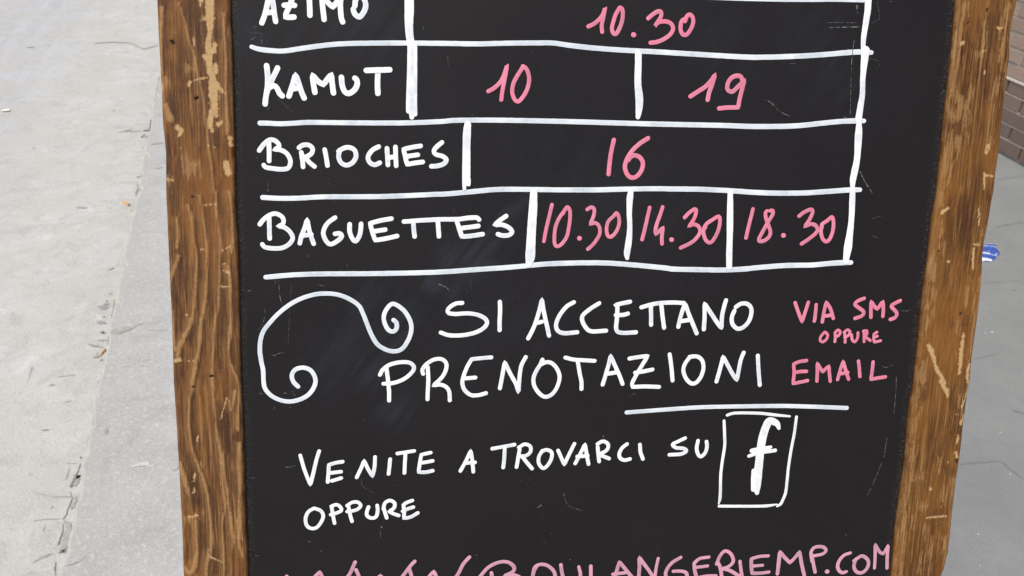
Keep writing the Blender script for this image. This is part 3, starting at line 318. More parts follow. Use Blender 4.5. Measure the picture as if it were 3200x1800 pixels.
('handwritten_word', 'pink', 'pink word EMAIL', '215.6,-66.6,3.3 209.1,-67.5,3.3 203.6,-69.7,3.3c 204.8,-77.6,3.3 204.8,-87.9,3.3c 211.8,-86.5,3.3 218.3,-85.2,3.3;205.3,-77.6,3.3 210.9,-76.7,3.3 216.5,-76.6,3.3;227.4,-85.8,3.3 226.9,-76.9,3.3 226.1,-69.0,3.3c 229.6,-74.2,3.3 232.3,-77.2,3.3c 234.9,-74.2,3.3 237.6,-71.9,3.3c 238.7,-78.9,3.3 240.2,-86.1,3.3;247.2,-84.6,3.3 248.9,-75.3,3.3 250.8,-67.5,3.3c 254.3,-76.3,3.3 257.8,-84.5,3.3;249.3,-79.2,3.3 256.4,-78.2,3.3;265.6,-67.6,3.3 267.2,-74.6,3.3 268.5,-82.1,3.3;280.3,-68.7,3.3 280.3,-77.6,3.3 279.9,-85.1,3.4c 286.6,-83.9,3.4 293.9,-82.9,3.4'),
('handwritten_word', 'white', 'white word VENITE', '-228.6,-144.3,3.1 -225.4,-157.2,3.1 -220.7,-170.7,3.2c -218.1,-160.1,3.2 -215.4,-148.6,3.1 -213.0,-140.8,3.1;-193.7,-150.8,3.2 -199.9,-151.7,3.2 -205.2,-153.3,3.2c -205.7,-161.3,3.2 -206.3,-168.6,3.2;-203.4,-160.5,3.2 -195.1,-159.7,3.2;-202.9,-167.7,3.2 -195.0,-165.4,3.2;-182.1,-165.2,3.2 -178.3,-156.8,3.2 -175.8,-150.2,3.2c -172.5,-157.9,3.2 -168.8,-164.7,3.2c -167.1,-156.2,3.2 -166.6,-147.3,3.2;-153.9,-149.6,3.2 -154.5,-156.6,3.2 -155.2,-162.9,3.2;-147.8,-144.7,3.2 -139.8,-143.6,3.2 -133.5,-142.7,3.2;-141.0,-144.9,3.2 -141.4,-153.4,3.2 -141.8,-162.4,3.2;-119.5,-144.6,3.2 -127.5,-146.2,3.2c -128.7,-153.8,3.2 -129.7,-161.9,3.2c -123.6,-162.2,3.3 -117.6,-161.1,3.3;-128.7,-153.9,3.2 -122.8,-153.0,3.2 -117.7,-152.1,3.2'),
('handwritten_word', 'white', 'single white letter A', '-93.7,-162.0,3.3 -89.1,-153.1,3.3 -85.1,-143.7,3.3c -83.5,-153.2,3.3 -82.5,-163.0,3.3;-89.0,-154.9,3.3 -81.1,-154.5,3.3'),
('handwritten_word', 'white', 'white word TROVARCI', '-66.4,-142.4,3.3 -57.3,-140.9,3.3 -47.0,-139.2,3.3;-55.5,-141.7,3.3 -55.7,-151.3,3.3 -56.4,-159.9,3.3;-43.1,-141.8,3.3 -38.1,-139.0,3.3 -33.2,-141.1,3.3 -32.8,-146.0,3.3 -36.5,-149.5,3.3 -41.3,-149.9,3.3;-40.0,-150.3,3.3 -35.9,-155.5,3.3 -30.9,-161.6,3.3;-42.4,-143.4,3.3 -43.5,-151.6,3.3 -44.7,-159.8,3.3;-22.1,-145.3,3.3 -25.0,-150.3,3.3 -25.1,-156.7,3.3 -21.1,-161.6,3.3 -17.1,-158.8,3.3 -13.9,-152.4,3.3 -14.3,-146.7,3.3 -19.0,-144.6,3.3 -23.0,-146.2,3.3;-8.2,-145.7,3.3 -5.0,-152.7,3.4 -2.1,-159.0,3.4c 2.0,-149.2,3.4 6.2,-139.9,3.3;7.7,-158.1,3.4 11.8,-149.5,3.4 15.7,-140.5,3.4c 17.6,-149.6,3.4 19.7,-159.1,3.4;9.2,-151.7,3.4 18.6,-151.3,3.4;26.9,-140.6,3.4 31.9,-138.2,3.4 36.4,-140.9,3.4 36.1,-145.9,3.4 31.5,-149.1,3.4 28.4,-150.4,3.4;27.3,-143.4,3.4 28.2,-150.4,3.4 29.2,-156.9,3.4;29.4,-150.7,3.4 38.1,-154.4,3.4;53.8,-141.3,3.4 49.4,-144.9,3.4 47.1,-150.4,3.4 48.5,-154.6,3.4 52.7,-156.3,3.4 57.2,-155.3,3.4;65.6,-142.1,3.4 66.5,-149.1,3.4 69.1,-155.7,3.4'),
('handwritten_word', 'white', 'white word SU', '107.1,-137.0,3.3 100.4,-140.1,3.3 95.7,-142.6,3.3 98.9,-145.7,3.3 106.3,-146.8,3.4 109.0,-149.3,3.4 103.9,-151.9,3.4 93.3,-152.3,3.4;119.2,-139.7,3.4 118.4,-146.7,3.4 120.1,-152.6,3.4 123.0,-154.8,3.4 126.5,-151.6,3.4 128.0,-146.0,3.4 127.2,-140.8,3.4'),
('handwritten_word', 'white', 'large white word OPPURE', '-218.1,-191.9,3.1 -222.7,-194.8,3.1 -225.1,-200.2,3.1 -224.6,-206.5,3.1 -221.3,-209.9,3.1 -216.3,-209.6,3.1 -212.1,-204.3,3.1 -210.4,-198.9,3.1 -212.4,-194.3,3.1 -217.6,-191.9,3.1;-203.2,-191.5,3.1 -202.2,-199.2,3.1 -201.0,-206.1,3.1;-203.6,-190.6,3.1 -199.4,-189.2,3.1 -196.1,-191.3,3.1 -195.1,-194.5,3.1 -198.7,-196.6,3.1 -204.1,-198.1,3.1;-189.0,-192.0,3.1 -187.8,-198.9,3.1 -186.3,-204.9,3.2;-190.3,-190.4,3.1 -186.0,-187.6,3.1 -181.4,-187.6,3.1 -178.8,-190.6,3.1 -181.1,-193.7,3.1 -185.3,-195.3,3.1 -190.3,-195.8,3.1;-172.2,-192.2,3.2 -173.7,-196.7,3.2 -173.5,-200.2,3.2 -170.1,-202.5,3.2 -165.9,-201.5,3.2 -164.5,-196.1,3.2 -164.9,-191.1,3.2;-159.3,-193.6,3.2 -157.9,-199.1,3.2 -156.8,-202.8,3.2;-159.6,-194.5,3.2 -158.3,-189.2,3.2 -154.0,-186.9,3.2 -150.1,-189.5,3.2 -150.6,-193.9,3.2 -154.9,-197.1,3.2c -150.6,-199.4,3.2 -146.5,-201.0,3.2;-134.9,-187.6,3.2 -139.6,-189.3,3.2 -142.6,-191.4,3.2c -141.9,-197.9,3.2 -142.1,-203.8,3.2c -136.1,-202.7,3.2 -130.1,-199.2,3.2;-143.1,-197.5,3.2 -138.7,-195.4,3.2 -134.0,-194.0,3.2'),
('logo_box', 'white', 'white hand drawn box around the letter f', '145.0,-116.5,2.7 150.5,-114.8,2.7 160.5,-114.6,2.7 177.3,-115.4,2.8 190.1,-117.1,2.8 204.6,-118.7,1.9;142.4,-121.7,2.7 143.9,-135.4,2.8 144.7,-145.5,2.8 143.5,-160.6,2.8 143.0,-173.3,2.8 143.8,-187.8,2.8 143.9,-196.3,2.8 143.1,-200.8,1.5;143.7,-203.2,2.8 159.0,-203.8,2.8 180.4,-204.6,2.8 190.7,-204.5,2.9 199.6,-203.5,1.4;211.0,-119.4,2.8 210.3,-135.3,2.8 208.7,-150.5,2.8 207.6,-166.7,2.8 207.4,-179.6,2.8 206.9,-192.5,2.9 204.2,-201.1,2.9 202.7,-203.6,2.9 199.8,-205.4,1.9'),
('logo_letter', 'white', 'thick white letter f', '195.1,-129.8,3.2 192.4,-125.0,5.6 185.5,-122.7,7.2 182.6,-128.0,7.6 180.2,-138.0,7.8 179.1,-149.8,7.8 178.8,-161.6,7.8 178.3,-174.4,8.4 178.2,-185.5,7.9 179.2,-191.6,3.9;174.2,-170.0,4.3 174.5,-178.5,4.3 175.0,-188.4,3.6;170.9,-150.6,4.2 179.3,-149.6,5.1 188.6,-147.6,3.1;177.8,-152.3,3.7 186.2,-151.6,3.7 193.2,-150.8,3.6;168.4,-155.6,3.2 175.4,-153.2,3.4'),
('website_address', 'rose', 'pale pink web address WWW.BOULANGERIEMP.COM running along the board', '-241.9,-253.3,3.1 -231.8,-267.6,3.2 -214.1,-250.6,3.1c -204.8,-267.9,3.2 -190.5,-256.4,3.2 -183.9,-242.9,3.2;-183.2,-250.1,3.2 -174.4,-268.4,3.2 -162.3,-256.5,3.2c -151.9,-269.5,3.2 -142.7,-257.7,3.2 -136.5,-249.0,3.2 -132.5,-244.5,3.2;-137.4,-251.0,3.2 -130.2,-269.5,3.2 -115.8,-254.8,3.2c -107.3,-271.9,3.3 -96.0,-261.1,3.3 -89.9,-249.2,3.3 -84.5,-242.7,3.3;-81.1,-272.1,3.7 -80.6,-272.2,3.7;-64.6,-258.7,3.3 -63.2,-268.4,3.3 -62.5,-275.3,3.3;-75.4,-262.7,3.3 -67.7,-253.6,3.3 -58.3,-248.9,3.3 -49.8,-249.2,3.3 -44.4,-254.0,3.3 -45.3,-258.5,3.3 -53.2,-262.3,3.3c -45.2,-261.6,3.3 -38.7,-264.5,3.3 -35.4,-269.9,3.3 -40.6,-275.3,3.3 -54.4,-276.9,3.3;-26.8,-262.2,3.3 -25.6,-255.4,3.3 -20.9,-252.7,3.3 -14.4,-253.9,3.3 -8.2,-259.7,3.3 -6.9,-266.7,3.4 -11.5,-275.7,3.4 -20.1,-276.4,3.4 -26.2,-270.3,3.3 -26.8,-261.1,3.3 -24.0,-254.4,3.3;-1.8,-253.9,3.3 0.4,-264.8,3.3 5.5,-272.7,3.4 11.5,-271.7,3.4 16.6,-265.6,3.2 14.8,-256.6,3.0;25.9,-256.5,3.4 26.3,-266.1,3.4 25.8,-273.8,3.4c 37.0,-273.7,3.4;47.4,-274.9,3.4 50.0,-264.7,3.4 52.5,-253.9,3.4c 58.4,-261.2,3.4 68.2,-273.3,3.4;47.0,-265.8,3.3 58.6,-264.8,3.3;71.3,-273.5,3.5 71.7,-261.9,3.5 71.1,-250.3,3.8c 72.7,-252.9,3.5 80.7,-263.6,3.3 86.8,-273.0,3.3c 87.4,-262.6,3.0 88.9,-252.1,2.9;110.4,-252.1,3.2 102.6,-256.9,3.4 98.0,-263.1,3.4 97.1,-269.6,3.4 101.3,-276.3,3.5 110.1,-278.1,3.5 117.2,-274.5,3.5 116.8,-268.2,3.5 111.9,-265.9,3.2 104.1,-265.6,3.2;137.4,-253.1,3.1 128.6,-254.2,3.2 123.7,-258.5,3.5c 124.6,-265.7,3.5 127.2,-273.7,3.5;124.8,-262.9,3.1 136.7,-261.8,3.1;128.7,-273.1,3.1 136.1,-271.9,3.1 145.6,-272.0,3.1;145.4,-260.2,3.3 148.0,-252.5,3.3 152.7,-247.5,3.3 158.7,-251.1,3.3 161.4,-258.4,3.4 157.1,-263.4,3.2 150.8,-265.2,3.2c 158.6,-267.4,3.5 168.0,-273.4,3.5;147.0,-259.6,3.5 149.6,-265.6,3.5 152.0,-277.6,3.5;167.9,-258.7,3.2 169.4,-266.6,3.2 171.5,-275.9,3.3;195.3,-254.4,3.1 187.0,-254.6,3.2 178.8,-256.5,3.4c 179.5,-264.4,3.6 180.7,-271.3,3.4c 189.7,-271.5,3.3 197.3,-270.8,3.1;182.0,-263.9,3.1 190.3,-263.6,3.0;205.9,-273.0,3.5 206.2,-261.8,3.9 206.3,-250.6,3.6c 211.6,-256.7,3.5 217.3,-262.3,3.4c 222.0,-257.2,3.4 226.0,-251.5,3.5c 229.2,-264.2,3.6 232.8,-275.6,3.6;238.5,-255.3,3.4 241.0,-264.7,3.4 243.5,-273.1,3.4;239.4,-262.0,3.3 237.5,-252.7,3.3 240.7,-247.8,3.4 248.5,-247.6,3.4 252.4,-251.3,3.2 249.2,-254.8,3.2 240.8,-256.4,3.2;255.3,-273.0,4.3 255.8,-273.2,4.3;277.1,-255.1,3.3 270.5,-257.5,3.3 265.9,-264.6,3.6 266.6,-271.3,3.6 270.9,-275.0,3.5 275.1,-274.1,3.2;281.7,-263.3,3.5 289.2,-258.7,3.5 295.9,-263.3,3.5 296.6,-270.0,3.5 292.3,-275.5,3.5 286.2,-275.2,3.5 282.3,-269.4,3.5 283.5,-261.4,3.2;303.6,-271.7,3.2 303.0,-261.0,3.2 301.6,-247.3,3.2c 306.8,-255.1,3.2 311.1,-257.6,3.2c 313.8,-252.1,3.2 315.2,-248.8,3.2c 315.4,-260.2,3.4 316.5,-272.3,3.4'),
]
SCUFFS='-259.5,196.6,0.4 -250.7,196.6,0.4;-259.6,191.4,0.6 -255.1,193.8,0.6 -250.7,194.7,0.6;-253.5,201.8,0.4 -257.9,200.6,0.4;-252.0,188.8,0.6 -251.1,191.8,0.4;-246.8,141.6,0.7 -248.7,138.9,0.7;-240.6,148.2,0.3 -229.5,138.4,0.3;-109.2,184.8,0.5 -108.3,176.4,0.4;-128.5,206.7,0.5 -128.3,204.8,0.5;207.0,224.7,0.5 232.7,225.6,0.6;209.2,220.6,0.8 219.8,221.4,1.2 235.7,222.5,1.0;232.2,239.2,2.5 232.9,233.6,2.2;249.5,244.0,0.6 251.7,236.9,0.6 253.4,229.8,0.8;253.4,229.8,0.5 246.2,225.4,0.5;232.4,211.1,0.8 232.0,202.2,0.9 232.2,187.5,0.7 233.5,171.2,0.7 235.1,150.5,0.6;247.9,197.1,0.6 254.8,195.8,0.6 258.1,191.0,0.7;156.4,160.0,0.5 162.7,158.1,1.2 171.3,151.0,1.5 180.5,147.2,1.4;177.5,190.4,0.7 182.8,190.6,0.5;229.1,147.8,0.7 235.4,148.0,0.7;261.2,244.2,0.8 263.0,243.8,1.0;-249.7,83.0,0.6 -249.5,76.0,0.5;-202.8,83.9,1.1 -200.9,82.4,0.9;-220.8,26.2,1.1 -219.2,24.6,1.1;-189.4,18.3,1.1 -188.2,17.1,1.0;-102.8,65.6,0.4 -102.1,61.6,0.4;249.4,102.1,1.2 254.9,93.6,1.1 262.5,84.3,1.3;264.9,61.7,0.7 273.1,64.0,0.6;266.5,46.8,0.5 273.0,44.2,0.5;-266.9,-3.9,1.3 -264.6,-3.5,1.1;-261.2,-36.7,0.5 -257.2,-32.6,0.5 -254.2,-23.5,0.5 -254.5,-18.6,0.4;-250.7,-56.8,0.7 -247.6,-57.6,1.3 -245.2,-56.0,0.7 -239.2,-54.8,0.7;-245.8,4.3,1.4 -245.4,2.7,0.6;-243.0,4.7,0.6 -242.2,-8.7,0.8 -240.3,-15.3,0.7;-260.2,-89.6,0.7 -257.4,-89.6,0.8;-241.1,-89.4,0.8 -238.3,-89.7,0.7;-233.9,-88.3,0.7 -231.9,-92.2,1.0;-236.6,-101.9,1.0 -235.8,-102.1,1.0;-211.3,1.3,0.6 -207.0,0.3,0.6;-114.2,2.2,1.2 -108.5,-0.3,1.2 -105.1,-3.6,0.8;-249.0,-103.4,0.7 -248.7,-101.7,0.5;-159.5,-74.8,0.5 -159.2,-79.5,0.4;-236.7,-47.7,0.3 -232.9,3.5,0.3;-240.8,-154.5,1.0 -236.0,-154.2,1.0 -232.7,-153.0,0.5;-268.0,-142.4,1.0 -266.4,-142.1,0.8;-269.0,-163.1,1.0 -266.1,-163.0,0.8;-222.8,-222.3,1.2 -222.2,-222.3,1.2;-213.3,-231.2,1.2 -212.4,-231.3,1.1;-162.5,-214.5,0.8 -161.9,-221.0,0.7;-161.3,-210.9,1.4 -161.2,-211.8,1.4;-267.2,-233.1,0.7 -264.3,-233.1,0.7;-178.4,-163.1,0.4 -177.2,-173.0,0.4 -168.4,-179.6,0.4;-24.4,-198.1,2.0 -21.8,-196.3,1.8;-2.0,-185.3,0.5 2.9,-197.2,0.6 15.8,-202.8,0.6;-11.9,-222.6,0.8 -11.7,-224.0,0.8;-78.8,-241.5,0.9 -77.9,-241.1,1.1;5.9,-249.3,1.3 6.8,-249.3,1.3;31.7,-132.5,0.5 32.0,-135.2,0.5;53.3,-97.3,0.5 60.3,-93.8,0.5;-27.0,-49.2,0.5 -26.5,-50.5,0.5;-18.4,-49.3,0.7 -17.8,-50.3,0.7;22.8,-104.9,0.9 23.0,-105.9,0.9;104.2,7.9,0.9 104.4,7.2,0.9;-88.4,6.5,0.3 -86.7,-3.6,0.3;298.9,-20.8,0.6 306.8,-21.4,0.6 311.5,-19.9,0.6;289.2,-72.1,0.8 293.3,-74.0,0.6 299.9,-71.7,0.6;103.8,8.0,0.9 104.4,6.7,0.9;304.7,-83.5,0.9 305.7,-96.8,0.8 306.2,-117.8,0.7;301.9,-141.7,0.8 301.0,-160.2,0.8;299.6,-165.0,0.6 292.9,-186.4,0.7 288.2,-198.1,0.6;270.7,-236.3,1.2 271.2,-236.5,1.2;132.3,-213.5,1.0 132.5,-213.7,1.0'
SMUDGES=[('-168.1,-63.5,0.0 -143.5,-39.9,0.0', 7.5, 0.55), ('-172.2,-67.7,0.0 -147.6,-29.7,0.0', 17.4, 0.35), ('-208.7,-71.6,0.0 -163.1,-34.7,0.0', 20.3, 0.22), ('-176.0,-15.4,0.0 -163.1,-4.5,0.0', 14.5, 0.25), ('-123.3,5.5,0.0 -105.1,-3.6,0.0', 8.7, 0.35), ('-98.5,20.5,0.0 -72.5,39.8,0.0', 17.4, 0.35), ('-61.4,59.7,0.0 -39.3,73.2,0.0', 6.4, 0.35), ('-259.5,196.6,0.0 -251.5,191.8,0.0', 5.2, 0.3), ('-94.4,18.1,0.0 -67.0,19.1,0.0', 4.1, 0.4), ('-151.6,-107.0,0.0 -135.0,-94.2,0.0', 17.4, 0.2), ('-93.3,-47.0,0.0 -47.3,-30.0,0.0', 31.9, 0.08), ('-260.9,198.7,0.0 -167.3,199.0,0.0', 34.8, 0.1), ('98.1,222.0,0.0 232.2,187.5,0.0', 46.4, 0.08), ('-83.7,106.2,0.0 61.1,51.3,0.0', 58.0, 0.06)]
OUTLINE={'LO': [[-325.9, 216.5], [-325.9, 190.0], [-326.0, 163.0], [-325.7, 154.2], [-325.8, 124.7], [-324.9, 104.8], [-326.0, 74.6], [-326.0, 33.4], [-325.8, -8.7], [-326.2, -40.9], [-326.8, -79.1], [-326.0, -123.8], [-325.6, -163.8], [-325.5, -198.7], [-325.8, -246.2]], 'LI': [[-273.5, 219.0], [-273.1, 175.7], [-273.5, 131.2], [-274.1, 75.5], [-273.7, 28.6], [-273.6, -19.5], [-274.4, -79.9], [-273.4, -125.0], [-273.7, -171.3], [-273.4, -218.7], [-273.7, -248.8]], 'RI': [[319.7, 247.3], [320.7, 222.6], [321.6, 186.6], [321.2, 151.0], [322.0, 120.5], [322.5, 86.1], [320.9, 62.9], [321.2, 34.6], [320.3, 10.8], [320.2, -14.6], [320.4, -42.6], [321.3, -88.5], [319.6, -107.3], [320.1, -139.2], [320.6, -171.6], [319.4, -201.7], [319.1, -228.3], [320.8, -278.3]], 'RO': [[375.1, 253.2], [375.0, 249.9], [373.3, 235.8], [372.9, 225.9], [373.2, 217.2], [374.8, 204.0], [374.5, 184.0], [374.8, 168.3], [375.1, 152.6], [376.0, 119.5], [375.5, 104.4], [376.0, 87.1], [375.0, 75.4], [374.4, 56.5], [372.7, 42.2], [372.6, 30.3], [374.2, 15.8], [375.1, 3.7], [375.8, -20.7], [375.5, -43.0], [375.0, -64.2], [375.7, -89.3], [374.9, -108.3], [375.5, -153.6], [375.0, -186.4], [375.2, -219.8], [376.0, -257.8], [373.9, -274.1], [372.0, -280.8]]}
WOOD_LEFT=[('r', '-309.4,64.7,1.0 -307.3,54.4,1.2 -306.4,38.8,1.4 -304.4,26.3,1.4 -305.4,12.6,1.6 -306.8,-3.4,2.1 -307.7,-15.1,2.7 -309.9,-23.7,2.7 -314.4,-36.7,2.7 -319.9,-47.5,3.6 -322.3,-56.2,4.2'), ('r', '-300.7,72.0,1.4 -299.1,61.7,1.0 -298.1,49.3,1.0 -297.1,33.7,1.2 -297.0,16.9,1.4 -298.3,2.0,1.7 -300.4,-15.1,1.9 -302.9,-28.1,2.3 -304.4,-41.1,2.7 -307.1,-57.4,3.2 -310.8,-73.9,3.2 -313.1,-85.9,1.9 -315.8,-101.5,1.5 -316.2,-111.6,1.3 -315.2,-126.3,1.5 -312.2,-142.3,1.5 -308.5,-153.9,1.3 -304.3,-169.1,2.0 -302.7,-182.0,1.6 -301.7,-198.5,1.8 -301.1,-211.6,2.9 -301.7,-219.9,2.9 -305.5,-231.6,2.9 -307.7,-247.1,2.3'), ('r', '-309.6,214.5,0.9 -306.7,203.2,1.0 -303.9,189.9,1.0 -300.2,175.6,1.2 -297.4,160.1,1.0 -294.7,142.5,1.0 -293.5,120.7,1.0 -291.3,100.6,1.0 -289.7,75.2,1.0'), ('r', '-288.7,75.3,0.9 -288.1,62.9,0.9 -287.1,48.4,0.9 -286.6,33.8,1.0 -287.5,12.7,1.4 -288.8,-2.3,1.7 -290.6,-19.4,1.7 -292.6,-30.3,1.5 -294.2,-46.6,1.5 -295.7,-68.6,1.7 -296.4,-79.5,2.4 -295.9,-94.0,1.7 -294.9,-108.7,1.3 -293.9,-126.8,1.3 -291.7,-138.3,2.6 -290.0,-149.9,1.8 -288.4,-166.2,1.8 -287.3,-180.2,1.1 -285.7,-199.1,1.8 -284.5,-212.2,1.6 -286.0,-230.1,1.1 -286.7,-248.1,1.1'), ('r', '-323.8,-146.6,2.8 -322.1,-155.8,4.4 -319.9,-165.1,3.7 -317.7,-175.6,1.8 -317.6,-186.1,1.1'), ('r', '-313.3,-198.0,2.0 -313.5,-211.0,2.2 -313.7,-222.9,2.5 -315.9,-237.2,3.8 -319.9,-243.6,4.1 -323.9,-239.2,2.7'), ('r', '-291.9,-142.9,2.2 -291.3,-159.1,1.5 -290.0,-182.5,1.6 -291.2,-194.2,1.3 -292.8,-203.6,1.3 -292.4,-223.9,1.6 -292.1,-246.8,1.6'), ('r', '-318.2,54.3,1.4 -317.6,43.9,1.4 -318.6,31.4,1.2'), ('r', '-317.9,25.1,2.7 -320.7,16.7,2.0 -324.4,8.3,1.6 -324.8,3.0,1.4'), ('r', '-281.1,16.9,1.5 -279.6,2.0,1.7 -279.6,-14.1,1.7 -280.6,-30.3,1.5 -282.5,-57.7,1.5 -275.7,-79.8,1.7 -276.3,-96.6,1.5 -277.5,-119.2,1.5'), ('r', '-277.4,209.3,1.2 -278.0,190.0,1.2 -277.7,170.6,1.4 -278.5,146.0,1.8 -277.8,121.1,2.4'), ('r', '-276.7,-130.7,2.6 -277.1,-159.5,2.2 -278.6,-194.7,2.7 -279.8,-216.0,3.4 -277.0,-230.6,1.6'), ('r', '-322.4,211.0,2.8 -323.9,188.1,1.9 -324.6,163.0,1.5'), ('r', '-322.8,139.6,3.9 -319.3,129.9,4.9'), ('r', '-283.0,-94.2,1.7 -282.2,-102.1,1.5 -278.6,-86.5,2.8'), ('r', '-323.8,-19.4,1.0 -324.7,-40.9,1.7 -323.6,-51.8,2.5'), ('r', '-278.3,75.5,2.0 -276.6,65.2,1.6 -276.7,44.4,1.4 -277.7,28.6,2.5'), ('s', '-287.4,224.1,6.6 -287.6,218.4,6.7 -288.5,206.9,6.3 -288.3,197.3,4.4 -290.0,189.5,4.0 -289.4,179.9,4.8 -290.0,170.2,4.7 -288.1,162.4,5.3 -287.6,150.6,6.5 -287.4,140.8,4.9 -290.2,130.7,4.1 -289.7,122.3,3.0'), ('s', '-292.5,205.9,1.5 -290.5,204.9,4.4 -286.6,205.1,3.8'), ('s', '-285.3,186.8,3.1 -285.7,181.0,3.1'), ('s', '-292.9,177.8,3.1 -292.0,175.9,2.9'), ('s', '-285.4,171.3,3.3 -285.8,166.4,3.9'), ('s', '-305.5,155.9,2.1 -304.2,158.1,1.9'), ('s', '-301.7,159.5,1.0 -296.9,160.9,1.0 -291.0,162.3,1.2'), ('s', '-287.2,161.5,2.3 -283.5,155.7,2.0 -279.3,150.4,1.4'), ('s', '-286.0,138.8,3.3 -286.2,133.8,3.0'), ('s', '-284.5,127.4,3.8 -282.0,129.0,2.0'), ('f', '-304.8,168.1,4.6 -300.0,167.3,3.5'), ('s', '-314.8,124.1,3.9 -312.9,121.6,4.3 -314.0,118.1,2.0'), ('s', '-276.3,117.1,3.0 -276.1,111.6,3.0'), ('s', '-280.0,97.8,4.4 -278.8,90.7,5.0'), ('s', '-294.3,218.0,2.9 -294.9,214.7,2.1'), ('f', '-309.9,100.2,5.0 -307.3,92.1,9.0'), ('f', '-304.4,90.2,4.0 -303.2,96.3,6.0'), ('s', '-300.5,190.5,1.2 -300.4,186.2,1.2'), ('s', '-285.5,-91.4,0.9 -288.4,-100.9,1.1 -290.5,-108.5,1.3'), ('s', '-318.4,-193.1,1.6 -312.6,-192.4,1.8'), ('s', '-284.9,18.5,1.0 -282.3,19.6,1.0'), ('s', '-283.8,13.8,1.0 -280.3,11.4,1.2'), ('s', '-287.2,0.7,0.8 -280.6,0.3,0.9'), ('s', '-299.0,64.8,0.6 -288.5,66.0,0.6'), ('s', '-324.0,-59.5,3.8 -321.4,-58.6,3.8'), ('s', '-314.3,-22.1,1.2 -314.2,-22.3,1.2'), ('s', '-315.3,-60.1,0.6 -310.2,-59.8,0.6'), ('f', '-324.0,154.3,4.8 -322.0,157.3,3.9'), ('s', '-324.9,155.2,1.4 -324.2,151.4,1.4'), ('s', '-324.2,84.7,1.4 -319.4,83.8,1.0'), ('f', '-322.3,83.7,4.0 -325.1,86.7,3.0'), ('s', '-292.4,111.2,0.7 -288.0,109.8,0.6'), ('s', '-308.9,-123.1,1.7 -309.9,-127.6,1.3'), ('s', '-312.8,-156.1,1.5 -313.7,-161.9,1.3'), ('s', '-313.7,-167.7,1.5 -314.4,-172.3,1.3'), ('s', '-303.3,-230.0,1.6 -293.9,-235.2,0.9'), ('f', '-308.8,-147.0,1.3 -307.7,-147.6,1.3'), ('f', '-322.1,-194.8,3.3 -315.8,-194.4,2.9'), ('s', '-301.8,30.0,1.2 -298.8,30.5,1.2'), ('s', '-284.7,29.6,1.2 -278.6,33.3,1.0'), ('f', '-280.4,-216.0,2.9 -279.8,-214.8,3.4'), ('d', '-318.5,149.6,6.8 -315.3,134.9,7.8'), ('d', '-282.9,202.3,5.8 -282.2,192.8,7.7'), ('d', '-301.5,214.8,9.5 -298.3,198.8,9.6 -297.1,181.5,5.8'), ('d', '-322.8,117.9,2.0 -322.0,101.9,4.9 -321.6,77.6,9.0'), ('d', '-320.9,70.6,9.0 -319.4,59.4,7.0'), ('d', '-318.7,18.8,3.1 -318.6,7.2,7.2 -320.3,-8.7,6.2 -318.3,-32.3,6.3'), ('d', '-303.0,10.5,2.7 -304.4,-14.0,2.7 -309.3,-36.7,3.1 -317.0,-51.9,2.7 -319.4,-71.6,5.3'), ('d', '-295.4,-17.3,2.3 -296.8,-25.9,2.3 -300.0,-46.5,2.1'), ('d', '-285.4,10.6,3.1 -285.3,-19.5,6.3 -289.1,-41.2,5.3 -288.9,-66.4,5.3'), ('d', '-287.3,-99.8,7.6 -286.8,-116.8,9.8 -285.3,-136.2,6.6'), ('d', '-317.9,-139.9,7.6 -314.2,-152.6,6.6 -312.2,-181.7,8.9'), ('d', '-308.0,-211.3,6.7 -310.8,-229.0,4.5'), ('d', '-318.3,-204.9,4.5 -320.3,-228.6,4.5'), ('d', '-294.2,155.3,3.9 -293.7,142.5,3.9'), ('d', '-288.6,120.8,5.9 -287.0,110.8,6.0'), ('d', '-276.1,111.1,2.4 -275.8,105.0,2.6'), ('d', '-282.9,-159.4,6.7 -281.5,-182.8,5.6'), ('d', '-299.9,-223.5,4.5 -297.3,-241.7,4.6'), ('d', '-303.0,49.3,3.0 -302.6,33.6,3.1'), ('d', '-310.4,-81.5,3.2 -312.5,-96.0,2.6'), ('h', '-316.3,187.5,1.7 -315.0,185.8,1.3'), ('h', '-300.5,145.7,1.8 -298.9,146.8,1.4'), ('h', '-297.2,-73.2,1.9 -295.6,-73.2,1.7'), ('h', '-306.1,71.4,1.0 -304.7,70.9,1.0'), ('h', '-311.9,-81.7,1.1 -309.9,-82.4,1.1')]
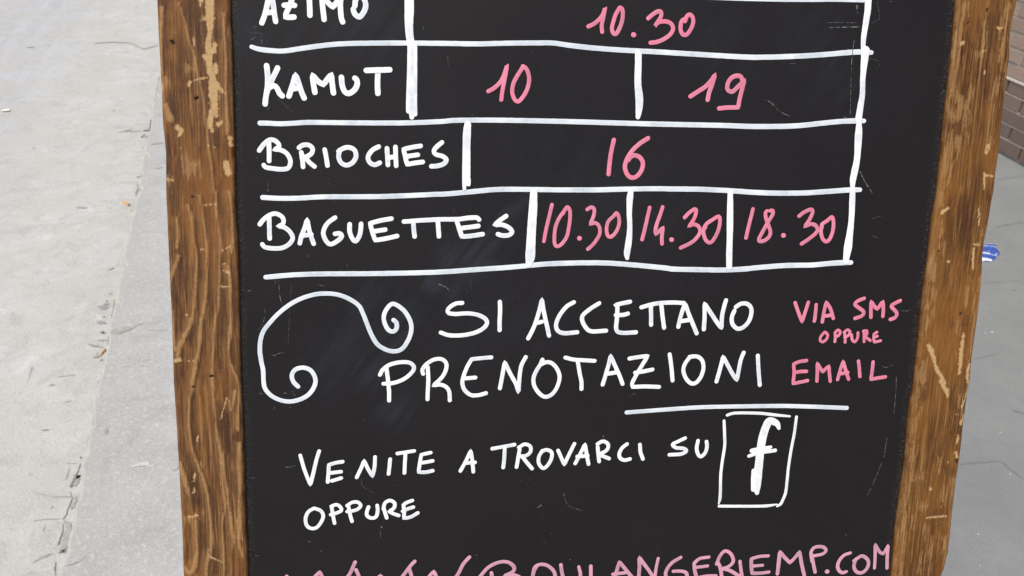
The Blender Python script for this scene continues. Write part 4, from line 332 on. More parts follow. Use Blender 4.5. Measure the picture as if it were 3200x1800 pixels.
WOOD_RIGHT=[('s', '357.3,227.4,0.7 360.3,226.3,1.2 364.7,226.4,0.9'), ('s', '328.7,213.1,3.0 327.6,212.0,3.0'), ('s', '352.0,189.9,1.9 352.0,188.2,1.9'), ('s', '348.1,206.8,0.9 350.2,207.1,0.9'), ('f', '344.1,176.3,2.4 341.6,167.3,2.4 338.7,160.5,2.6 341.8,156.1,1.4 339.7,143.6,1.4'), ('f', '364.4,183.7,1.7 363.8,174.7,1.4 362.2,167.9,1.2'), ('f', '365.5,162.4,1.4 364.1,150.0,1.7 363.7,138.6,1.4 363.7,124.9,1.7'), ('s', '364.0,127.8,2.9 363.2,121.5,2.9'), ('s', '364.1,101.9,1.5 372.1,101.1,1.7'), ('s', '363.9,103.0,1.5 365.3,90.3,1.2'), ('f', '325.9,243.3,2.5 325.3,229.3,3.0 322.9,219.4,3.5 323.9,202.0,2.6'), ('f', '342.9,203.9,4.7 344.0,205.0,4.7'), ('f', '330.4,166.9,7.1 333.7,160.3,7.1 329.9,151.2,7.1 333.7,151.3,5.9'), ('f', '325.6,136.4,4.8 327.0,120.6,7.2 326.0,103.4,7.2'), ('f', '334.3,132.1,1.7 335.9,119.7,1.7 331.7,108.1,2.9 329.7,94.3,3.6'), ('f', '345.7,229.1,1.4 348.1,216.1,1.9 346.8,202.9,1.4'), ('f', '366.0,243.0,4.6 366.0,225.6,3.5 365.2,213.6,1.9 363.7,198.1,1.6'), ('f', '368.8,206.0,1.6 369.4,192.7,1.4'), ('f', '325.6,198.8,3.5 324.9,180.0,3.5 325.1,169.0,3.5'), ('f', '343.1,136.9,1.2 344.8,129.0,1.2'), ('f', '374.4,245.6,2.3 373.6,233.6,1.9'), ('s', '332.2,71.8,2.9 327.2,68.2,3.2'), ('s', '338.5,25.0,1.7 339.8,24.3,1.7'), ('f', '326.4,59.4,2.2 329.2,47.7,2.0'), ('f', '323.8,34.6,3.7 323.6,20.4,5.0 327.4,10.8,5.0'), ('f', '330.8,39.4,3.0 330.2,34.7,2.5'), ('s', '362.8,72.9,1.2 364.4,57.6,1.5'), ('s', '362.3,40.6,1.0 367.5,40.4,1.5'), ('s', '364.9,42.1,1.5 365.3,39.2,1.2'), ('s', '362.6,36.2,1.7 362.9,27.8,2.0 363.6,18.2,1.3'), ('s', '329.3,-52.0,3.3 332.1,-56.3,4.1 336.2,-65.0,3.3 340.7,-75.1,3.1 345.4,-81.4,3.6 349.2,-87.8,4.4 346.1,-86.3,4.4 349.4,-91.4,3.9 353.3,-96.5,3.9 354.6,-101.0,2.6'), ('s', '362.8,-41.7,2.0 362.6,-55.3,3.3 363.1,-66.6,3.6 363.4,-79.1,2.6'), ('f', '361.7,1.2,2.3 361.5,-7.3,2.3 363.1,-14.6,1.3'), ('f', '373.1,8.5,1.8 372.1,-8.5,2.0 371.5,-23.2,3.1 371.8,-45.4,2.1 371.2,-70.4,1.6'), ('s', '373.2,-70.4,2.1 371.4,-76.7,2.6 373.7,-89.3,1.8'), ('f', '327.6,-1.2,3.7 327.8,-8.5,5.0 324.4,-17.0,3.8'), ('f', '328.4,-18.2,1.8 329.0,-23.1,1.8'), ('f', '325.6,-26.7,2.5 327.2,-45.2,2.3'), ('f', '355.4,-30.5,1.5 355.3,-40.4,1.0'), ('f', '327.3,-67.4,3.8 326.8,-84.9,5.1'), ('f', '322.1,83.9,2.7 324.4,75.8,2.4'), ('f', '373.4,54.1,1.7 368.9,39.8,1.7'), ('s', '347.9,-220.1,1.1 355.4,-219.4,1.9 367.6,-219.2,1.6'), ('s', '348.3,-189.5,2.1 348.9,-191.5,2.4'), ('f', '348.2,-228.1,1.1 347.8,-252.4,1.1 346.7,-274.2,1.1'), ('f', '355.9,-240.6,1.1 356.0,-258.2,1.1 356.5,-278.8,1.1'), ('f', '325.1,-92.3,3.3 326.1,-117.6,3.1 325.7,-141.9,2.4 326.1,-165.2,2.9 325.3,-188.8,3.7 324.5,-204.6,4.0 327.0,-225.9,3.2 326.3,-238.0,2.7 327.7,-261.0,1.9 327.7,-278.6,2.2'), ('s', '374.0,-91.8,1.6 372.4,-104.5,1.6 369.9,-110.8,1.8'), ('s', '373.1,-119.8,2.4 371.4,-127.5,2.6'), ('s', '370.2,-139.1,2.1 369.7,-145.6,2.7'), ('s', '369.7,-156.0,3.2 371.6,-160.0,2.7'), ('s', '363.4,-165.0,1.9 363.7,-165.3,1.9'), ('f', '371.3,-183.7,3.0 371.9,-199.6,2.4 372.8,-233.2,1.9 373.7,-267.3,1.9'), ('f', '354.3,-162.1,1.6 354.9,-172.6,1.6'), ('f', '362.2,-203.3,1.3 362.5,-190.0,1.1'), ('f', '369.0,-241.1,1.4 371.8,-252.1,1.4'), ('f', '331.3,-177.1,2.7 326.4,-180.9,4.0 338.2,-178.7,1.6'), ('f', '341.7,-207.8,5.4 345.8,-208.0,4.0'), ('s', '366.1,-118.2,1.3 367.1,-118.4,1.3'), ('f', '321.7,-262.1,1.9 322.6,-275.8,2.2'), ('f', '332.8,-218.2,2.2 333.4,-228.9,1.9'), ('f', '368.7,-101.8,2.6 373.4,-127.6,1.8'), ('d', '371.1,27.8,3.3 372.1,15.8,3.8'), ('d', '367.4,12.2,4.5 353.9,15.7,2.0'), ('d', '371.1,-161.3,5.3 365.5,-149.4,6.6 367.0,-140.3,2.6'), ('d', '364.6,-174.2,8.0 360.0,-170.1,4.0'), ('d', '369.1,150.1,2.4 369.2,138.8,2.2'), ('d', '351.3,187.6,10.6 356.0,172.2,8.3'), ('d', '348.4,227.0,4.6 355.3,213.1,7.0'), ('d', '345.5,79.6,12.2 351.0,57.4,11.1 350.8,39.6,9.9'), ('d', '357.5,27.7,6.2 352.9,3.6,5.0'), ('d', '363.4,-26.9,3.8 365.6,-33.0,4.6 349.8,-33.0,5.1'), ('d', '358.3,-104.2,6.5 360.7,-91.6,5.2'), ('d', '372.9,212.8,2.3 373.1,209.5,2.8'), ('d', '330.7,145.6,4.7 333.3,144.6,4.7'), ('d', '321.2,-126.4,1.8 321.0,-152.1,1.8 320.7,-178.1,1.6'), ('d', '343.9,-126.9,7.9 346.7,-160.6,6.6'), ('d', '354.6,127.0,7.2 356.7,92.5,9.7'), ('h', '348.0,241.1,1.8 348.0,238.9,1.4'), ('h', '357.7,-22.9,2.5 358.0,-23.8,2.3'), ('h', '330.8,229.3,1.2 331.4,228.5,1.2'), ('h', '329.0,34.1,1.2 329.7,33.3,1.2'), ('h', '372.5,-163.7,2.4 373.4,-166.6,1.3')]
GROUND_MARKS=[('road', 'k', '-984,14,-1.02,-4.70,-7.79,-0.96 -983,9,-1.02,-4.71,-7.81,-0.95'),
('road', 'k', '-1001,10,-0.28,-1.27,-2.10,-0.26 -1028,11,-0.55,-2.52,-4.10,-0.51 -1053,16,-0.64,-2.90,-4.68,-0.60 -1066,18,-0.73,-3.30,-5.29,-0.68 -1077,19,-1.55,-6.97,-11.13,-1.45 -1083,19,-0.91,-4.09,-6.51,-0.85'),
('road', 'k', '-1094,19,-0.36,-1.63,-2.58,-0.34 -1107,15,-0.36,-1.62,-2.55,-0.33 -1120,12,-0.36,-1.61,-2.52,-0.33 -1144,16,-0.41,-1.79,-2.78,-0.37 -1167,17,-0.45,-1.97,-3.02,-0.41 -1179,24,-0.62,-2.74,-4.18,-0.58'),
('road', 'k', '-1190,20,-0.45,-1.95,-2.96,-0.41 -1213,17,-0.44,-1.93,-2.90,-0.40 -1237,20,-0.53,-2.28,-3.40,-0.48 -1253,21,-0.88,-3.78,-5.58,-0.79'),
('road', 'k', '-1276,16,-0.87,-3.74,-5.47,-0.77 -1268,10,-1.93,-8.27,-12.13,-1.67 -1274,3,-1.31,-5.63,-8.23,-1.11'),
('road', 'k', '-1245,9,-0.35,-1.52,-2.25,-0.31 -1237,2,-0.35,-1.53,-2.27,-0.30'),
('road', 'g', '-1272,28,-0.79,-3.36,-4.93,-0.72 -1276,40,-0.70,-2.98,-4.36,-0.66 -1280,51,-0.69,-2.96,-4.33,-0.68 -1291,62,-0.43,-1.84,-2.67,-0.44'),
('road', 'k', '-1296,19,-0.35,-1.48,-2.14,-0.31 -1314,18,-0.52,-2.20,-3.16,-0.46 -1336,13,-0.43,-1.82,-2.58,-0.37'),
('road', 'g', '-997,43,-0.37,-1.69,-2.79,-0.38 -1004,17,-0.37,-1.69,-2.79,-0.35'),
('road', 'g', '-1017,31,-0.46,-2.10,-3.44,-0.45 -1027,31,-0.37,-1.67,-2.73,-0.36 -1056,34,-0.46,-2.06,-3.32,-0.45'),
('road', 'g', '-1077,97,-0.23,-1.01,-1.62,-0.26 -1106,50,-0.41,-1.81,-2.86,-0.41 -1108,34,-0.41,-1.81,-2.86,-0.40 -1112,15,-0.41,-1.82,-2.86,-0.37'),
('road', 'g', '-1132,47,-0.40,-1.79,-2.79,-0.41 -1143,52,-0.40,-1.78,-2.76,-0.41'),
('road', 'g', '-1170,82,-0.22,-0.97,-1.49,-0.24 -1170,67,-0.36,-1.56,-2.39,-0.37 -1172,48,-0.40,-1.76,-2.69,-0.40 -1177,26,-0.45,-1.96,-2.99,-0.42'),
('road', 'g', '-1185,54,-0.35,-1.55,-2.36,-0.36 -1207,56,-0.35,-1.53,-2.32,-0.36'),
('road', 'g', '-1181,20,-1.34,-5.87,-8.95,-1.22 -1204,6,-2.67,-11.64,-17.56,-2.31 -1240,7,-3.09,-13.35,-19.81,-2.66 -1267,10,-3.50,-15.05,-22.08,-3.04'),
('road', 'g', '-1057,13,-1.83,-8.28,-13.32,-1.69 -1045,8,-1.38,-6.25,-10.10,-1.25 -1083,12,-1.82,-8.19,-13.03,-1.66'),
('road', 'g', '-1114,11,-1.81,-8.08,-12.68,-1.63 -1125,4,-0.91,-4.03,-6.29,-0.80 -1154,9,-1.80,-7.94,-12.24,-1.60'),
('road', 'm', '-232,27,-0.59,-3.38,-7.32,-0.72 -232,20,-0.72,-4.13,-8.96,-0.86 -232,16,-0.46,-2.63,-5.70,-0.54'),
('road', 'm', '-220,19,-0.39,-2.26,-4.92,-0.47 -221,15,-0.39,-2.27,-4.92,-0.46'),
('road', 'm', '-275,32,-0.79,-4.44,-9.49,-0.96 -274,23,-0.85,-4.82,-10.30,-1.01'),
('road', 'm', '-302,52,-0.26,-1.46,-3.10,-0.34 -305,42,-1.31,-7.31,-15.50,-1.63 -312,34,-2.30,-12.78,-27.02,-2.78 -314,27,-1.44,-8.04,-16.98,-1.72 -316,20,-0.59,-3.29,-6.94,-0.69'),
('road', 'm', '-297,36,-0.79,-4.40,-9.36,-0.97 -293,27,-0.79,-4.42,-9.39,-0.94 -291,17,-0.46,-2.58,-5.49,-0.53'),
('road', 'm', '-365,31,-0.59,-3.23,-6.71,-0.70 -364,26,-0.85,-4.67,-9.71,-0.99 -367,20,-0.66,-3.59,-7.46,-0.75'),
('road', 'm', '-392,44,-0.85,-4.61,-9.51,-1.04 -393,34,-1.44,-7.82,-16.10,-1.71 -400,25,-1.51,-8.17,-16.77,-1.73 -406,17,-1.11,-6.03,-12.36,-1.24'),
('road', 'm', '-398,53,-0.26,-1.41,-2.91,-0.33 -399,49,-0.39,-2.12,-4.37,-0.48'),
('road', 'm', '-453,28,-0.33,-1.74,-3.52,-0.37 -447,20,-1.44,-7.70,-15.56,-1.60 -453,19,-1.11,-5.93,-11.97,-1.23 -456,9,-0.33,-1.75,-3.52,-0.35'),
('road', 'k', '-359,9,-0.59,-3.25,-6.76,-0.65 -358,5,-0.59,-3.25,-6.77,-0.64'),
('road', 'k', '-592,13,-0.58,-2.99,-5.75,-0.61 -587,6,-0.65,-3.34,-6.42,-0.66'),
('road', 'g', '-504,52,-0.39,-2.05,-4.06,-0.47 -515,38,-0.85,-4.43,-8.75,-0.98 -524,22,-0.46,-2.38,-4.69,-0.50 -528,10,-0.33,-1.70,-3.35,-0.34'),
('road', 'g', '-577,31,-1.30,-6.67,-12.89,-1.44 -564,19,-1.62,-8.39,-16.30,-1.74 -562,11,-1.30,-6.73,-13.07,-1.36'),
('road', 'g', '-486,33,-0.33,-1.72,-3.44,-0.37 -492,17,-0.65,-3.44,-6.86,-0.71 -491,7,-0.65,-3.45,-6.87,-0.69'),
('road', 'm', '-690,8,-1.09,-5.46,-10.13,-1.09 -689,3,-0.84,-4.18,-7.75,-0.82'),
('kerb', 'g', '-490,-8,-1.42,-7.58,-15.25,-1.47 -483,-16,-2.14,-11.42,-23.01,-2.15 -479,-29,-2.14,-11.46,-23.11,-2.05 -473,-46,-1.62,-8.73,-17.61,-1.46 -471,-63,-0.78,-4.20,-8.48,-0.65 -455,-79,-0.26,-1.41,-2.87,-0.20 -447,-96,-0.20,-1.07,-2.16,-0.14'),
('kerb', 'm', '-488,-37,-0.26,-1.39,-2.79,-0.24 -479,-60,-0.46,-2.44,-4.92,-0.38'),
('kerb', 'm', '-502,-24,-0.16,-0.86,-1.72,-0.16 -492,-37,-0.32,-1.73,-3.47,-0.30'),
('kerb', 'g', '-660,-52,-0.26,-1.31,-2.47,-0.21 -660,-64,-0.39,-1.96,-3.71,-0.30 -660,-77,-0.26,-1.31,-2.48,-0.19'),
('kerb', 'g', '-662,-89,-0.19,-0.99,-1.86,-0.14 -672,-111,-0.32,-1.64,-3.08,-0.20'),
('kerb', 'g', '-642,-102,-0.23,-1.16,-2.20,-0.15 -639,-115,-0.39,-2.00,-3.79,-0.24 -641,-122,-0.19,-1.00,-1.90,-0.11'),
('kerb', 'g', '-540,-136,-0.33,-1.73,-3.40,-0.18 -540,-148,-0.33,-1.74,-3.41,-0.17'),
('kerb', 'g', '-491,-102,-0.20,-1.05,-2.10,-0.13 -502,-162,-0.16,-0.88,-1.75,-0.08'),
('kerb', 'f', '-801,-13,-2.27,-11.06,-19.89,-2.10 -798,-18,-2.27,-11.08,-19.95,-2.07'),
('kerb', 'm', '-925,-35,-1.86,-8.80,-15.06,-1.54 -925,-44,-2.24,-10.58,-18.10,-1.78'),
('kerb', 'f', '-1085,-189,-2.23,-10.19,-16.18,-0.70 -1085,-206,-2.80,-12.78,-20.26,-0.73'),
('road', 'g', '-261,9,-0.33,-1.87,-4.00,-0.37 -315,6,-0.26,-1.47,-3.09,-0.29 -361,5,-0.26,-1.44,-3.00,-0.29 -461,1,-0.33,-1.75,-3.51,-0.34 -488,4,-0.39,-2.07,-4.13,-0.41 -515,1,-0.26,-1.37,-2.70,-0.27'),
('road', 'g', '-612,-5,-0.32,-1.66,-3.16,-0.32 -637,-5,-0.32,-1.64,-3.10,-0.31 -664,-2,-0.39,-1.95,-3.65,-0.38 -685,-5,-0.52,-2.58,-4.79,-0.49'),
('road', 'g', '-730,-0,-0.29,-1.42,-2.60,-0.28 -812,-0,-0.29,-1.38,-2.45,-0.27 -904,1,-0.28,-1.33,-2.27,-0.26 -939,7,-0.19,-0.87,-1.47,-0.17'),
('road', 'k', '2060,5,-0.10,-2.18,-8.10,-0.43 1903,4,-0.15,-2.65,-9.55,-0.52 1792,4,-0.29,-4.67,-16.47,-0.92 1720,4,-0.13,-2.04,-7.12,-0.40'),
('road', 'g', '1702,4,-0.14,-2.04,-7.07,-0.40 1632,5,-0.14,-2.01,-6.88,-0.40 1451,7,-0.16,-1.94,-6.39,-0.39'),
('road', 'k', '1365,5,-0.41,-4.75,-15.41,-0.94 1304,3,-0.38,-4.22,-13.52,-0.83 1238,3,-0.30,-3.24,-10.22,-0.64 1195,4,-0.26,-2.75,-8.59,-0.54'),
('road', 'g', '1138,4,-0.22,-2.26,-6.99,-0.45 951,-2,-0.24,-2.17,-6.42,-0.42 827,-4,-0.24,-2.11,-6.06,-0.40'),
('road', 'g', '1200,134,-0.13,-1.35,-4.26,-0.39 1214,102,-0.17,-1.82,-5.73,-0.48 1205,65,-0.17,-1.82,-5.73,-0.44 1218,38,-0.22,-2.29,-7.22,-0.51'),
('road', 'k', '1216,29,-0.35,-3.67,-11.54,-0.79 1215,5,-0.52,-5.52,-17.34,-1.09'),
('road', 'k', '1124,30,-0.45,-4.49,-13.86,-0.97 1168,17,-0.35,-3.64,-11.31,-0.75'),
('road', 'f', '1128,14,-0.98,-9.92,-30.58,-2.03 1167,6,-1.06,-10.92,-33.95,-2.17'),
('kerb', 'g', '979,-18,-0.18,-1.74,-5.26,-0.33 996,-41,-0.27,-2.64,-7.97,-0.45 998,-71,-0.27,-2.65,-7.99,-0.40'),
('kerb', 'g', '715,-50,-0.29,-2.47,-6.98,-0.40 717,-65,-0.39,-3.30,-9.33,-0.51 726,-83,-0.29,-2.49,-7.04,-0.35'),
('kerb', 'g', '1373,-29,-0.31,-3.81,-12.52,-0.68 1357,-39,-0.63,-7.61,-24.89,-1.31'),
('road', 'g', '1025,18,-0.28,-2.64,-7.96,-0.55 985,11,-0.47,-4.36,-13.04,-0.88'),
('road', 'g', '826,36,-0.39,-3.35,-9.66,-0.73 824,31,-0.39,-3.35,-9.66,-0.72'),
('road', 'g', '677,19,-0.30,-2.43,-6.75,-0.50 686,1,-0.40,-3.25,-9.06,-0.64 711,1,-0.30,-2.46,-6.88,-0.48'),
('road', 'k', '603,10,-0.41,-3.18,-8.69,-0.64 600,2,-0.41,-3.18,-8.68,-0.62'),
('road', 'm', '595,3,-0.51,-3.97,-10.82,-0.78 547,4,-0.72,-5.50,-14.79,-1.08 511,7,-0.73,-5.44,-14.52,-1.09'),
('road', 'k', '517,7,-0.31,-2.34,-6.24,-0.47 501,3,-0.26,-1.94,-5.16,-0.38'),
('road', 'g', '358,13,-0.42,-2.98,-7.65,-0.61 366,7,-0.53,-3.74,-9.61,-0.74'),
('road', 'f', '1513,184,-0.37,-4.79,-16.17,-1.54 1504,168,-0.45,-5.75,-19.35,-1.79'),
('road', 'f', '646,-26,-0.25,-2.02,-5.56,-0.36 649,-46,-0.36,-2.84,-7.81,-0.46'),
('road', 'f', '2732,403,-0.03,-3.52,-14.98,-1.68 2767,300,-0.03,-4.30,-18.30,-1.74 2745,198,-0.04,-5.05,-21.32,-1.68 2670,163,-0.07,-5.73,-23.81,-1.76 2604,123,-0.08,-4.98,-20.43,-1.39 2639,90,-0.05,-3.59,-14.79,-0.92 2683,49,-0.04,-3.63,-15.05,-0.83'),
('road', 'm', '1044,441,-0.48,-4.51,-13.97,-2.27 1042,433,-0.48,-4.51,-13.97,-2.25'),
('road', 'f', '3727,717,0.31,-6.35,-31.99,-4.49 3676,698,0.29,-6.32,-31.55,-4.37'),
('road', 'f', '2657,735,-0.07,-5.34,-22.91,-3.85 2656,698,-0.09,-6.71,-28.70,-4.65'),
('road', 'f', '1235,74,-0.26,-2.75,-8.70,-0.67 1221,111,-0.21,-2.18,-6.90,-0.59'),
('road', 'g', '-589,177,-0.38,-1.94,-3.76,-0.62 -616,177,-0.29,-1.44,-2.77,-0.46 -660,176,-0.28,-1.42,-2.68,-0.45'),
('road', 'g', '-684,123,-0.67,-3.31,-6.19,-0.92 -680,110,-0.67,-3.32,-6.21,-0.90'),
('road', 'g', '-866,113,-0.56,-2.64,-4.62,-0.72 -867,94,-0.56,-2.65,-4.62,-0.69'),
('road', 'g', '-1020,113,-0.54,-2.47,-4.06,-0.67 -1020,107,-0.55,-2.48,-4.07,-0.66'),
('road', 'g', '-504,54,-0.49,-2.56,-5.08,-0.59 -522,22,-0.59,-3.07,-6.04,-0.64'),
('road', 'f', '-764,78,-0.38,-1.85,-3.35,-0.46 -760,60,-0.38,-1.86,-3.37,-0.44'),
('road', 'f', '-647,112,-0.29,-1.44,-2.73,-0.39 -647,65,-0.29,-1.45,-2.75,-0.35'),
('road', 'f', '422,201,-0.46,-3.32,-8.75,-1.11 411,160,-0.56,-4.00,-10.48,-1.22'),
('road', 'f', '-77,46,-0.49,-2.95,-6.70,-0.67 -67,24,-0.49,-2.97,-6.76,-0.63'),
('road', 'f', '-112,217,-0.58,-3.40,-7.73,-1.17 -133,205,-0.58,-3.38,-7.64,-1.14'),
('road', 'f', '229,167,-0.57,-3.80,-9.49,-1.18 213,162,-0.67,-4.41,-10.98,-1.35'),
('pavement', 'k', '-311,-3299,-0.32,-2.16,-3.88,3.75 -300,-3347,-0.35,-2.36,-4.25,4.16 -293,-3405,-0.27,-1.83,-3.30,3.28 -282,-3486,-0.33,-2.23,-4.01,4.07'),
('pavement', 'p', '133,-3746,-0.26,-2.10,-4.23,4.11 147,-3820,-0.20,-1.60,-3.21,3.17 162,-3938,-0.27,-2.17,-4.35,4.42'),
('pavement', 'k', '-294,-3359,-0.12,-0.81,-1.46,1.43 -291,-3384,-0.27,-1.83,-3.30,3.25 -290,-3401,-0.15,-1.02,-1.84,1.82 -288,-3422,-0.18,-1.23,-2.21,2.20'),
('pavement', 'p', '-699,-2875,-0.12,-0.68,-1.10,1.04 -700,-2910,-0.15,-0.86,-1.38,1.32 -701,-2949,-0.21,-1.21,-1.93,1.88 -701,-2985,-0.15,-0.87,-1.38,1.37 -702,-3008,-0.15,-0.87,-1.39,1.38'),
('pavement', 'k', '-701,-3013,-0.12,-0.70,-1.11,1.11 -703,-3036,-0.27,-1.57,-2.50,2.52 -710,-3034,-0.24,-1.39,-2.21,2.24 -727,-3035,-0.27,-1.56,-2.46,2.50'),
('pavement', 'p', '-1484,-2055,-0.34,-1.56,-1.86,1.69 -1483,-2081,-0.68,-3.14,-3.73,3.44 -1485,-2104,-0.69,-3.15,-3.74,3.50 -1490,-2138,-0.46,-2.11,-2.49,2.38 -1494,-2179,-0.58,-2.65,-3.12,3.05'),
('pavement', 'p', '-1494,-2179,-0.46,-2.12,-2.50,2.44 -1527,-2178,-0.34,-1.57,-1.82,1.81 -1565,-2182,-0.34,-1.55,-1.76,1.79'),
('pavement', 'p', '-1096,-2457,-0.25,-1.28,-1.79,1.67 -1089,-2513,-0.38,-1.94,-2.72,2.59 -1084,-2572,-0.25,-1.31,-1.83,1.79'),
('pavement', 'p', '-1327,-2381,-0.73,-3.51,-4.44,4.43 -1338,-2391,-1.21,-5.83,-7.35,7.39 -1347,-2406,-1.21,-5.83,-7.31,7.44'),
('pavement', 'w', '-978,-2641,-0.64,-3.42,-4.99,4.79 -978,-2653,-0.77,-4.11,-6.00,5.79'),
('pavement', 'w', '-1540,-2159,-0.57,-2.59,-2.99,2.96 -1542,-2164,-0.57,-2.59,-2.98,2.97'),
('pavement', 'w', '-1688,-1920,-0.43,-1.86,-2.00,1.88 -1689,-1927,-0.64,-2.80,-3.00,2.83'),
('pavement', 'w', '-1401,-2264,-0.35,-1.67,-2.06,2.00 -1402,-2269,-0.35,-1.67,-2.06,2.01'),
('pavement', 'w', '-977,-2616,-0.51,-2.73,-3.99,3.78 -979,-2622,-0.51,-2.73,-3.98,3.79'),
('pavement', 'w', '-1765,-1853,-0.42,-1.78,-1.83,1.72 -1767,-1856,-0.42,-1.78,-1.83,1.72'),
('pavement', 'k', '-754,-2951,-0.53,-3.06,-4.80,4.78 -767,-2957,-0.80,-4.58,-7.15,7.17'),
('kerb', 'v', '-1062,-103,-0.55,-2.53,-4.07,-0.32 -1062,-117,-1.20,-5.49,-8.84,-0.65 -1059,-136,-1.85,-8.49,-13.67,-0.89 -1072,-147,-0.93,-4.23,-6.77,-0.41 -1071,-158,-0.28,-1.27,-2.04,-0.11'),
('kerb', 'v', '-1075,-118,-0.55,-2.52,-4.03,-0.30 -1075,-133,-0.65,-2.95,-4.72,-0.32'),
('kerb', 'v', '-1020,-46,-0.46,-2.12,-3.48,-0.35 -1015,-59,-0.37,-1.70,-2.80,-0.27 -1015,-66,-0.28,-1.28,-2.11,-0.20'),
('kerb', 'f', '-1312,-33,-0.86,-3.69,-5.34,-0.65 -1316,-41,-1.30,-5.54,-8.00,-0.94'),
('kerb', 'f', '-1331,-7,-0.60,-2.55,-3.66,-0.49 -1326,-21,-0.69,-2.93,-4.21,-0.54 -1322,-35,-0.60,-2.57,-3.70,-0.45')]
WRAP_OUT=[[-59.3, -58.7], [-40.4, -53.7], [-9.0, -50.7], [1.7, -41.7], [61.5, 27.1], [66.3, 50.1], [71.1, 80.9], [85.9, 110.1], [57.1, 116.3], [34.4, 96.9], [2.5, 76.0]]
WRAP_BANDS=[('w', '-31.6,3.3,5.7 -7.8,11.1,6.6 8.0,1.2,8.8'), ('w', '-55.8,-51.1,4.4 -30.7,-39.6,12.4 -6.1,-40.6,8.8'), ('l', '-6.6,59.3,4.4 26.0,78.3,8.8 48.6,74.9,7.5 66.4,76.2,4.4'), ('p', '46.7,108.7,8.8 68.1,109.9,9.7 82.7,107.6,8.0'), ('l', '13.6,-1.4,3.5 27.4,-0.8,4.4 43.9,16.7,3.1'), ('l', '3.1,27.7,2.2 17.0,28.4,2.2')]

# ------------------------------------------------------------------ ground: road, kerb, pavement
sd, s_l = Vector(P['sd']), Vector(P['sl']); GK = Vector(P['K'])
GM = Matrix.Identity(4)
for i in range(3): GM[i][0], GM[i][1], GM[i][2], GM[i][3] = sd[i], s_l[i], (0, 0, 1)[i], GK[i]
def grid(xs, ys, zf):
    V = [(x, y, zf(x, y)) for y in ys for x in xs]; n = len(xs)
    F = [(j * n + i, j * n + i + 1, (j + 1) * n + i + 1, (j + 1) * n + i) for j in range(len(ys) - 1) for i in range(n - 1)]
    return V, F
def marks(surf, V, F, fm, z):
    """cracks, stains and flecks: thin ragged patches lying on the surface"""
    lift = 0.0
    for sf, kind, s in GROUND_MARKS:
        if sf != surf: continue
        pts = [[float(q) * .001 for q in k.split(',')] for k in s.split()]
        pts = np.array(pts); n = len(pts)
        # resample finely
        t = np.linspace(0, n - 1, max(6, int(np.sum(np.linalg.norm(np.diff(pts[:, :2], axis=0), axis=1)) / .004) + 5))
        q = np.stack([np.interp(t, np.arange(n), pts[:, k]) for k in range(6)], 1)
        # traced thickness: a horizontal crack is as thick as its foreshortened trace, a steep one as its width
        d = np.gradient(q[:, :2], axis=0); d /= np.linalg.norm(d, axis=1)[:, None] + 1e-12
        nr = np.stack([-d[:, 1], d[:, 0]], 1)
        ax, by = q[:, 2:4], q[:, 4:6]
        hw = .5 * np.sqrt((np.sum(ax * nr, 1)) ** 2 + (np.sum(by * nr, 1)) ** 2)
        seed = random.random() * 50; base = len(V); k = len(q)
        taper = np.clip(np.minimum(np.arange(k), k - 1 - np.arange(k)) / 2.0, .12, 1)
        for i in range(k):
            a = hw[i] * taper[i] * (1 + .9 * fbm((i * .45, seed, 0), 3)); b = hw[i] * taper[i] * (1 + .9 * fbm((i * .45, seed, 7), 3))
            off = hw[i] * .7 * fbm((i * .3, seed, 3), 2); zz = z + .0012 + lift
            c = q[i, :2] + nr[i] * off
            V.append((*(c + nr[i] * max(a, hw[i] * .1)), zz)); V.append((*(c - nr[i] * max(b, hw[i] * .1)), zz))
        for i in range(k - 1):
            F.append((base + 2 * i, base + 2 * i + 1, base + 2 * i + 3, base + 2 * i + 2)); fm.append(1 + MARK_KEYS.index(kind))
        lift += .00004
def ground_obj(name, V, F, mat, surf, z):
    fm = [0] * len(F); marks(surf, V, F, fm, z)
    o = mesh_obj(name, V, F, [mat] + [MARKS[k] for k in MARK_KEYS], None, False, None, fm)
    o.matrix_world = GM; o['kind'] = 'structure'; return o
V, F = grid([-60, -10, -3, 0, 3, 6, 12, 60, 120], [-80, -20, -5, -.5, 0, 1, 3, 8, 20, 80], lambda x, y: -.02)
ground_obj('road', V, F, M_ROAD, 'road', -.02)
KW = .44
def chip(x):                                   # worn kerb arris
    return .007 * fbm((x * 11, 1.3, 0), 5) - max(0, fbm((x * 5.2, 8.1, 0), 4) - .15) * .03
xs = sorted(set([-60, -20, -6] + [round(-3 + .02 * i, 3) for i in range(500)] + [9, 20, 60, 120]))
V, F = [], []
for x in xs:
    e = chip(x)
    V += [(x, -KW, 0), (x, -.06, 0), (x, e - .008, 0), (x, e - .002, -.003), (x, e, -.009), (x, e + .002, -.06)]
for i in range(len(xs) - 1):
    for k in range(5): F.append((i * 6 + k, (i + 1) * 6 + k, (i + 1) * 6 + k + 1, i * 6 + k + 1))
F = [f[::-1] for f in F]
ground_obj('kerb', V, F, M_KERB, 'kerb', 0)
V, F = grid([-60, -10, -3, 0, 3, 6, 12, 60, 120], [-6, -3, -1.5, -KW - .004], lambda x, y: 0)
nv = len(V); V += [(-60, -KW - .004, -.05), (120, -KW - .004, -.05)]
ground_obj('pavement', V, F, M_PAVE, 'pavement', 0)

